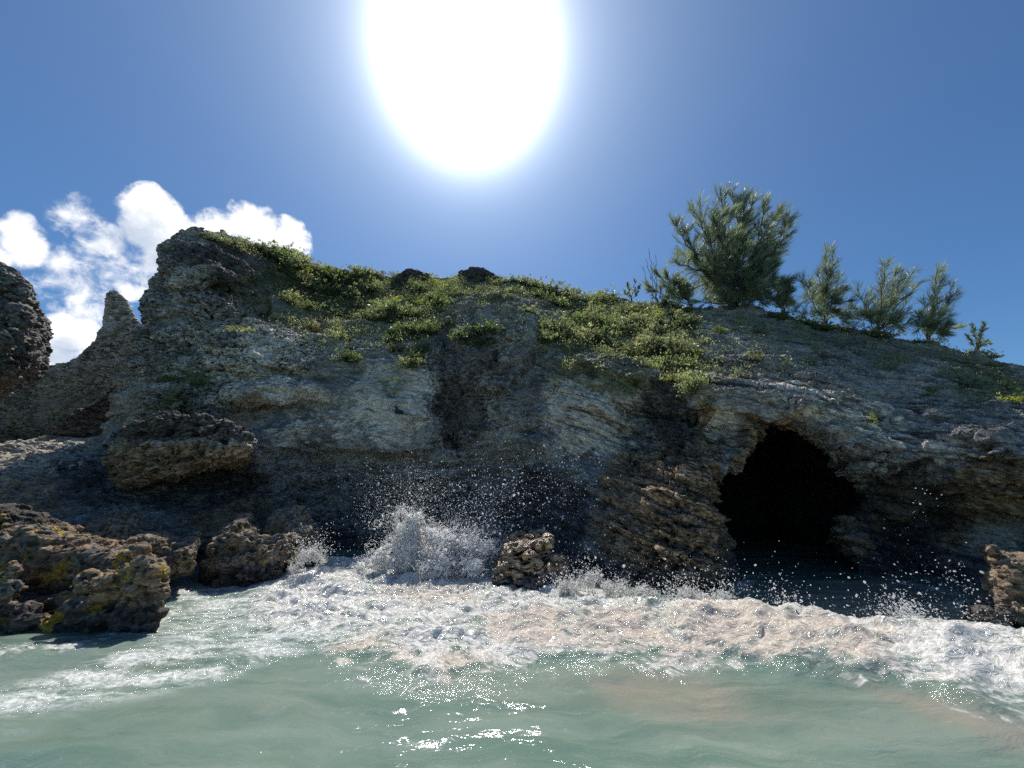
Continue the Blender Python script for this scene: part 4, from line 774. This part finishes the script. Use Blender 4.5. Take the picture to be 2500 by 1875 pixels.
for px, py, s_, k, lab in [(590, 815, .10, 'lime', 'tiny lime-green tuft low on the face of the left tower'), (617, 790, .2, 'grey', 'little shrub growing from the tower face just above the lime tuft'), (705, 738, .3, 'grey', 'spreading shrub on the ledge at the right shoulder of the left tower'),
    (765, 800, .28, 'grey', 'grey-green shrub left of the tuft of dry grass'), (828, 830, .3, 'grey', 'bushy shrub hanging right of the tuft of dry grass'), (850, 880, .3, 'deep', 'dark shrub clinging in the crack right of the pitted pale panel'), (745, 705, .2, 'lime', 'bright shrub below the ridge right of the tower shoulder'),
    (1565, 783, .14, 'lime', 'yellow-green tuft near the top of the broad shrub patch, left one of a pair'), (1605, 778, .18, 'lime', 'yellow-green tuft near the top of the broad shrub patch, right one of a pair'), (1575, 880, .2, 'lime', 'yellow-green fern-like tuft at the lower edge of the broad shrub patch'), (1620, 895, .22, 'lime', 'larger yellow-green shrub at the lower corner of the broad shrub patch'), (1640, 928, .13, 'lime', 'small bright tuft just under the yellow-green shrub at the patch corner'),
    (1757, 812, .17, 'lime', 'lone bright yellow-green shrub on the rock below the big tree'), (1850, 815, .18, 'grey', 'pale shrub on the rock slope right of the lone yellow-green one'), (1842, 880, .16, 'grey', 'sparse pale shrub halfway down the slope above the cave'), (1970, 892, .17, 'deep', 'small dark green shrub on the layered slope above the cave'),
    (2285, 955, .17, 'grey', 'pale shrub on the right slope beside the large green one'), (2262, 968, .12, 'lime', 'small lime tuft just left of the large green shrub on the right slope'), (2440, 955, .24, 'deep', 'large dark green shrub on the slope at the right edge'), (2480, 985, .2, 'lime', 'lime shrub at the right edge below the large dark green one'),
    (2120, 1035, .15, 'lime', 'bright green rosette alone on the grey rock right of the cave'), (1700, 950, .24, 'deep', 'dark shrub drooping over the left lip of the cave'), (1712, 985, .14, 'lime', 'bright-leaved sprig at the end of the drooping shrub over the cave lip'), (1680, 790, .2, 'grey', 'silvery shrub at the right edge of the broad patch'), (1695, 870, .16, 'lime', 'bright shrub on the right margin of the broad patch, above the cave lip'), (500, 935, .16, 'deep', 'flat mossy shrub on the ledge of the left tower'),
    (1290, 765, .26, 'grey', 'rounded shrub alone on the dark slope under the right ridge'), (1365, 770, .24, 'grey', 'second rounded shrub on the dark slope under the right ridge, nearer the patch')]:
    shrub(px, py, s_, k, lab)
def ground_cover(name, label, polys, mat, seed):
    r = np.random.default_rng(seed); rr = random.Random(seed); C = []; D_ = []; L = []
    for poly, n_ in polys:
        xs = [p[0] for p in poly]; ys = [p[1] for p in poly]; pa_ = np.array(poly, float)
        X = r.uniform(min(xs), max(xs), n_*3); Y = r.uniform(min(ys), max(ys), n_*3); ok = (poly_sd(X, Y, pa_) < 0) & (fbm(np.c_[X, Y, 0*X], 1/38., 3, .6, seed) > 0.02)
        for x, y in zip(X[ok][:n_], Y[ok][:n_]):
            h_, nr = hit(x, y)
            if h_ is None or nr.z < -.2: continue
            k = rr.randint(7, 16); w = rr.uniform(.05, .15); up = np.array(nr)*.6 + np.array([0, 0, .8]); lf = rr.uniform(.6, 1.2)
            hh_ = rr.uniform(.02, .20)
            C.append(np.array(h_)[None] + r.normal(size=(k, 3))*w*np.array([1, 1, .5]) + up*r.random((k, 1))*hh_); D_.append(up + r.normal(size=(k, 3))*.8); L.append(lf*r.uniform(.03, .065, k))
    C = np.concatenate(C); D_ = np.concatenate(D_); L = np.concatenate(L); v, f = leaf_quads(C, D_, L, L*.45, r.normal(size=(len(C), 3)))
    base = C.mean(0); return tag(link(name, mesh_np(name, v-base, f, False), mat, loc=base), label, kind='stuff')
ZONES = [([(500, 575), (640, 600), (700, 610), (660, 650), (540, 610)], 260), ([(640, 605), (800, 600), (985, 655), (1100, 690), (1080, 770), (960, 780), (760, 770), (680, 730), (650, 680)], 3200), ([(1040, 668), (1300, 690), (1500, 730), (1480, 770), (1300, 740), (1060, 720)], 1900),
         ([(960, 760), (1075, 765), (1060, 830), (1020, 910), (965, 900)], 420), ([(1290, 840), (1350, 770), (1500, 745), (1700, 748), (1710, 900), (1660, 940), (1540, 890), (1440, 870)], 2000), ([(1720, 760), (1900, 768), (2420, 872), (2400, 890), (1900, 800), (1720, 790)], 420), ([(1660, 880), (1720, 900), (1720, 990), (1680, 960)], 200), ([(700, 770), (880, 780), (870, 900), (760, 850)], 160), ([(380, 915), (520, 925), (500, 950), (400, 945)], 120)]
ground_cover('undergrowth', 'low muted green scrub matting the upper slopes of the cliff', ZONES + [([(1700, 780), (1900, 800), (1960, 900), (1760, 940), (1700, 900)], 180), ([(1290, 850), (1460, 880), (1540, 940), (1330, 910)], 160), ([(660, 770), (960, 780), (950, 880), (700, 840)], 160)], L_OLIVE, 77)
ZONES += [([(1700, 780), (1900, 800), (2060, 870), (1960, 930), (1760, 940), (1700, 900)], 230), ([(1290, 850), (1460, 880), (1560, 940), (1480, 960), (1330, 920)], 150), ([(640, 760), (960, 780), (960, 900), (840, 900), (680, 830)], 170), ([(1100, 730), (1300, 760), (1290, 840), (1120, 830)], 170), ([(2050, 850), (2480, 930), (2480, 1000), (2150, 960)], 150)]
ground_cover('undergrowth', 'sparse pale scrub and dry stems among the shrubs on the cliff top', [(p, n_//2) for p, n_ in ZONES], L_GREY, 78)
h_, nrm = hit(775, 822)
if h_ is not None:
    t = tag(link('grass_tuft', GRASS, loc=h_), 'tuft of dry straw-coloured grass on the upper slope', 'grass')
# --- feathery coastal pines
def pine(label, base_px, Y0, tips, shoots=15, needles=34, curve=.25, dead=False, seed=1, sub=0.6, nl=.33, jit=.5, thick=.035, name='pine_tree', group=None):
    r = np.random.default_rng(seed); h_, _n = hit(base_px[0], base_px[1]+6)
    B = np.array(h_) if h_ is not None else P(base_px[0], base_px[1], Y0); Yb = B[1]; B = B - np.array([0, 0, .08])
    top_ = min(tips, key=lambda t_: t_[1]); LEAD = B*.66 + P(top_[0]*.6+base_px[0]*.4, top_[1], Yb)*.34; B_root = B
    paths = [np.linspace(B, LEAD, 6) + np.r_[np.zeros((1, 3)), r.normal(size=(5, 3))*.03]]; rads = [np.linspace(thick*1.2, thick*.6, 6)]; C = []; D_ = []; L = []
    for (tx, ty) in tips:
        B = B_root
        T = P(tx, ty, Yb + r.uniform(-jit, jit)); B0 = B; B = B0 + (LEAD-B0)*r.uniform(0, 1)**1.4 + r.normal(size=3)*.02; ln = np.linalg.norm(T-B)
        mid = B*.5+T*.5 + np.array([ (T-B)[0]*curve*.6, (T-B)[1]*curve*.6, -ln*curve*.25]) + r.normal(size=3)*.03*ln
        tt = np.linspace(0, 1, 12)[:, None]; cur = (1-tt)**2*B + 2*tt*(1-tt)*mid + tt**2*T
        cur[1:-1] += r.normal(size=(10, 3))*.012*ln
        paths.append(cur); rads.append(np.linspace(thick*min(1, ln/3), .006, 12))
        dirs = np.gradient(cur, axis=0); dirs /= np.linalg.norm(dirs, axis=1)[:, None]
        def dress(pth, n_, spread, ll):
            s_ = r.random(n_)*(len(pth)-1); i0 = np.minimum(s_.astype(int), len(pth)-2); f = (s_-i0)[:, None]
            c = pth[i0]*(1-f)+pth[i0+1]*f; d = pth[i0+1]-pth[i0]; d = d/(np.linalg.norm(d, axis=1)[:, None]+1e-9)
            C.append(c); D_.append(d + r.normal(size=(n_, 3))*spread + np.array([0.16, 0, .06])); L.append(ll*r.uniform(.6, 1.25, n_))
        if not dead: dress(cur[-4:], int(needles*1.8), .24, nl); dress(cur[4:], int(needles*1.5), .4, nl)
        ns = int(1.5*shoots*max(.5, ln/3.0))
        for k in range(ns):
            f = r.uniform(.16, .97); i0 = int(f*11); p0 = cur[i0]; dd = dirs[i0]
            side = r.normal(size=3); side -= dd*(side@dd); side /= np.linalg.norm(side)
            d0 = dd*.75 + side*.75; l_ = sub*r.uniform(.45, 1.1)*(1-.55*f)*min(1.2, ln/2.2)
            sp = [p0]; d_ = d0/np.linalg.norm(d0)
            for q_ in range(4): d_ = d_ + np.array([.15, 0, .16]) + r.normal(size=3)*.10; d_ /= np.linalg.norm(d_); sp.append(sp[-1]+d_*l_/4)
            sp = np.array(sp); paths.append(sp); rads.append(np.linspace(.009, .003, 5))
            if not dead: dress(sp, needles, .25, nl)
    B = B_root; tv, tf = tubes(paths, rads, 4); root = bpy.data.objects.new(name, None); COL.objects.link(root); root.location = B; tag(root, label, 'tree', group)
    link('trunk', mesh_np('trunk', tv-B, tf), BARK, root)
    if not dead:
        C = np.concatenate(C); D_ = np.concatenate(D_); L = np.concatenate(L); cv_, cf_ = leaf_quads(C, D_, L, np.full(len(C), .0095), r.normal(size=(len(C), 3)))
        link('crown', mesh_np('crown', cv_-B, cf_, False), L_NEEDLE, root)
    return root
big = [(1645, 535), (1640, 640), (1662, 700), (1665, 560), (1690, 500), (1702, 495), (1725, 560), (1740, 530), (1757, 452), (1745, 500), (1780, 447), (1800, 480), (1822, 458), (1838, 475), (1815, 520), (1868, 488), (1890, 520), (1905, 505), (1928, 512), (1930, 540), (1900, 590), (1890, 640), (1870, 660), (1850, 540), (1780, 560), (1720, 620), (1700, 640), (1820, 600), (1760, 620), (1680, 600), (1655, 610), (1850, 610), (1900, 700), (1930, 690), (1700, 735), (1670, 712), (1862, 742), (1905, 733), (1830, 735), (1740, 735), (1765, 718), (1812, 712), (1720, 700), (1850, 690), (1885, 680), (1790, 640), (1740, 660), (1830, 650)]
pine('large dense feathery pine leaning right on the crest above the cave', (1785, 750), 12.8, big, 17, 54, .22, seed=21, sub=.85, jit=1.0, thick=.06)
pine('low feathery pine spreading left from the foot of the large pine', (1690, 742), 12.9, [(1600, 665), (1625, 668), (1650, 680), (1615, 690), (1670, 695), (1585, 700)], 14, 70, .2, seed=22, sub=.55)
pine('bare leafless sapling left of the large pine', (1605, 738), 13.0, [(1584, 606), (1600, 622), (1568, 650), (1595, 640), (1577, 632), (1560, 690)], 7, 0, .2, True, 23, .35, thick=.02)
pine('little feathery pine in the hollow just right of the large pine', (1915, 768), 12.5, [(1888, 672), (1912, 690), (1925, 705), (1900, 700), (1932, 740), (1880, 720)], 14, 40, .2, seed=24, sub=.5)
pine('slender pine with a tall twin spire right of the large pine', (2016, 795), 12.3, [(2014, 602), (2034, 612), (2016, 640), (2030, 650), (2045, 668), (1995, 662), (1952, 682), (1966, 684), (1978, 695), (2062, 702), (2074, 735), (1960, 730), (2050, 730), (2000, 700), (1990, 730), (2040, 760), (1940, 760), (1958, 775), (2080, 775), (2065, 790), (2000, 765), (2085, 750)], 15, 25, .15, seed=25, sub=.55)
pine('open spindly pine with several separate upright plumes', (2140, 815), 12.0, [(2093, 703), (2125, 703), (2110, 740), (2148, 632), (2160, 640), (2150, 690), (2188, 655), (2200, 660), (2190, 700), (2234, 655), (2243, 690), (2220, 720), (2175, 730), (2080, 745), (2215, 760), (2070, 775), (2090, 790), (2180, 785), (2150, 770), (2120, 770), (2235, 785), (2200, 800)], 13, 25, .2, seed=26, sub=.5)
pine('open pine with two leaning plumes, farther right of the spindly one', (2262, 832), 11.9, [(2288, 656), (2298, 662), (2283, 700), (2330, 688), (2320, 720), (2255, 730), (2300, 760), (2310, 790), (2275, 770), (2240, 770), (2325, 800), (2300, 815), (2240, 805), (2265, 795)], 14, 25, .2, seed=27, sub=.5)
pine('tiny wispy pine, the last one on the right crest', (2385, 858), 11.5, [(2373, 795), (2400, 792), (2360, 820), (2392, 825), (2410, 835)], 9, 55, .2, seed=28, sub=.25, nl=.15)
pine('small wispy sapling among ridge shrubs left of the bare sapling', (1540, 734), 13.2, [(1532, 695), (1548, 680), (1560, 700), (1525, 712)], 9, 50, .2, seed=29, sub=.25, nl=.15)

# ------------------------------------------------------------------ the bird on the cliff face
h_, nrm = hit(978, 1012)
if h_ is not None:
    ax = [np.arange(-.2, .24, .008), np.arange(-.08, .08, .008), np.arange(-.12, .2, .008)]
    g = np.stack(np.meshgrid(*ax, indexing='ij'), -1).reshape(-1, 3)
    def cap(a_, c_, ra, rb):
        a_, c_ = np.array(a_), np.array(c_); e = c_-a_; t_ = np.clip(((g-a_)@e)/(e@e), 0, 1); return np.linalg.norm(g-a_-t_[:, None]*e, axis=1)-(ra+(rb-ra)*t_)
    d = cap((-.06, 0, .0), (.05, 0, -.02), .058, .046); d = smin(d, cap((-.075, 0, .03), (-.085, 0, .10), .042, .026), .03); d = smin(d, cap((-.088, 0, .112), (-.098, 0, .114), .028, .022), .012)
    d = smin(d, smax(cap((.06, 0, -.03), (.18, 0, -.085), .03, .022), np.abs(g[:, 2]+.03+(g[:, 0]-.06)*.46)-.012, .008), .02)
    bv, bf = surface_nets(d.reshape([len(a) for a in ax]).astype(np.float32), [a[0] for a in ax], .008)
    m, b = new_mat('dark_feather'); gp_ = b.n('ShaderNodeNewGeometry').outputs['Position']
    b.n('ShaderNodeOutputMaterial', None, Surface=b.n('ShaderNodeBsdfPrincipled', None, Base_Color=b.mix(b.ss(b.noise(gp_, 60.0, 3), .4, .6), (0.010, 0.011, 0.014), (0.03, 0.032, 0.038)), Roughness=.6).outputs[0])
    bird = link('bird', mesh_np('bird', bv, bf), m, loc=Vector(h_)+Vector((0, -.10, .06))); tag(bird, 'small dark bird perched on the pale grey cliff face', 'bird')
    tv, tf = tubes([[(-.118, 0, .112), (-.14, 0, .104)]], [[.008, .002]], 5); link('beak', mesh_np('beak', tv, tf), m, bird)
    for s_ in (-.018, .018):
        tv, tf = tubes([[(-.01, s_, -.05), (-.005, s_, -.085), (-.03, s_+.02, -.09)]], [[.006, .004, .004]], 4); link('leg', mesh_np('leg', tv, tf), m, bird)
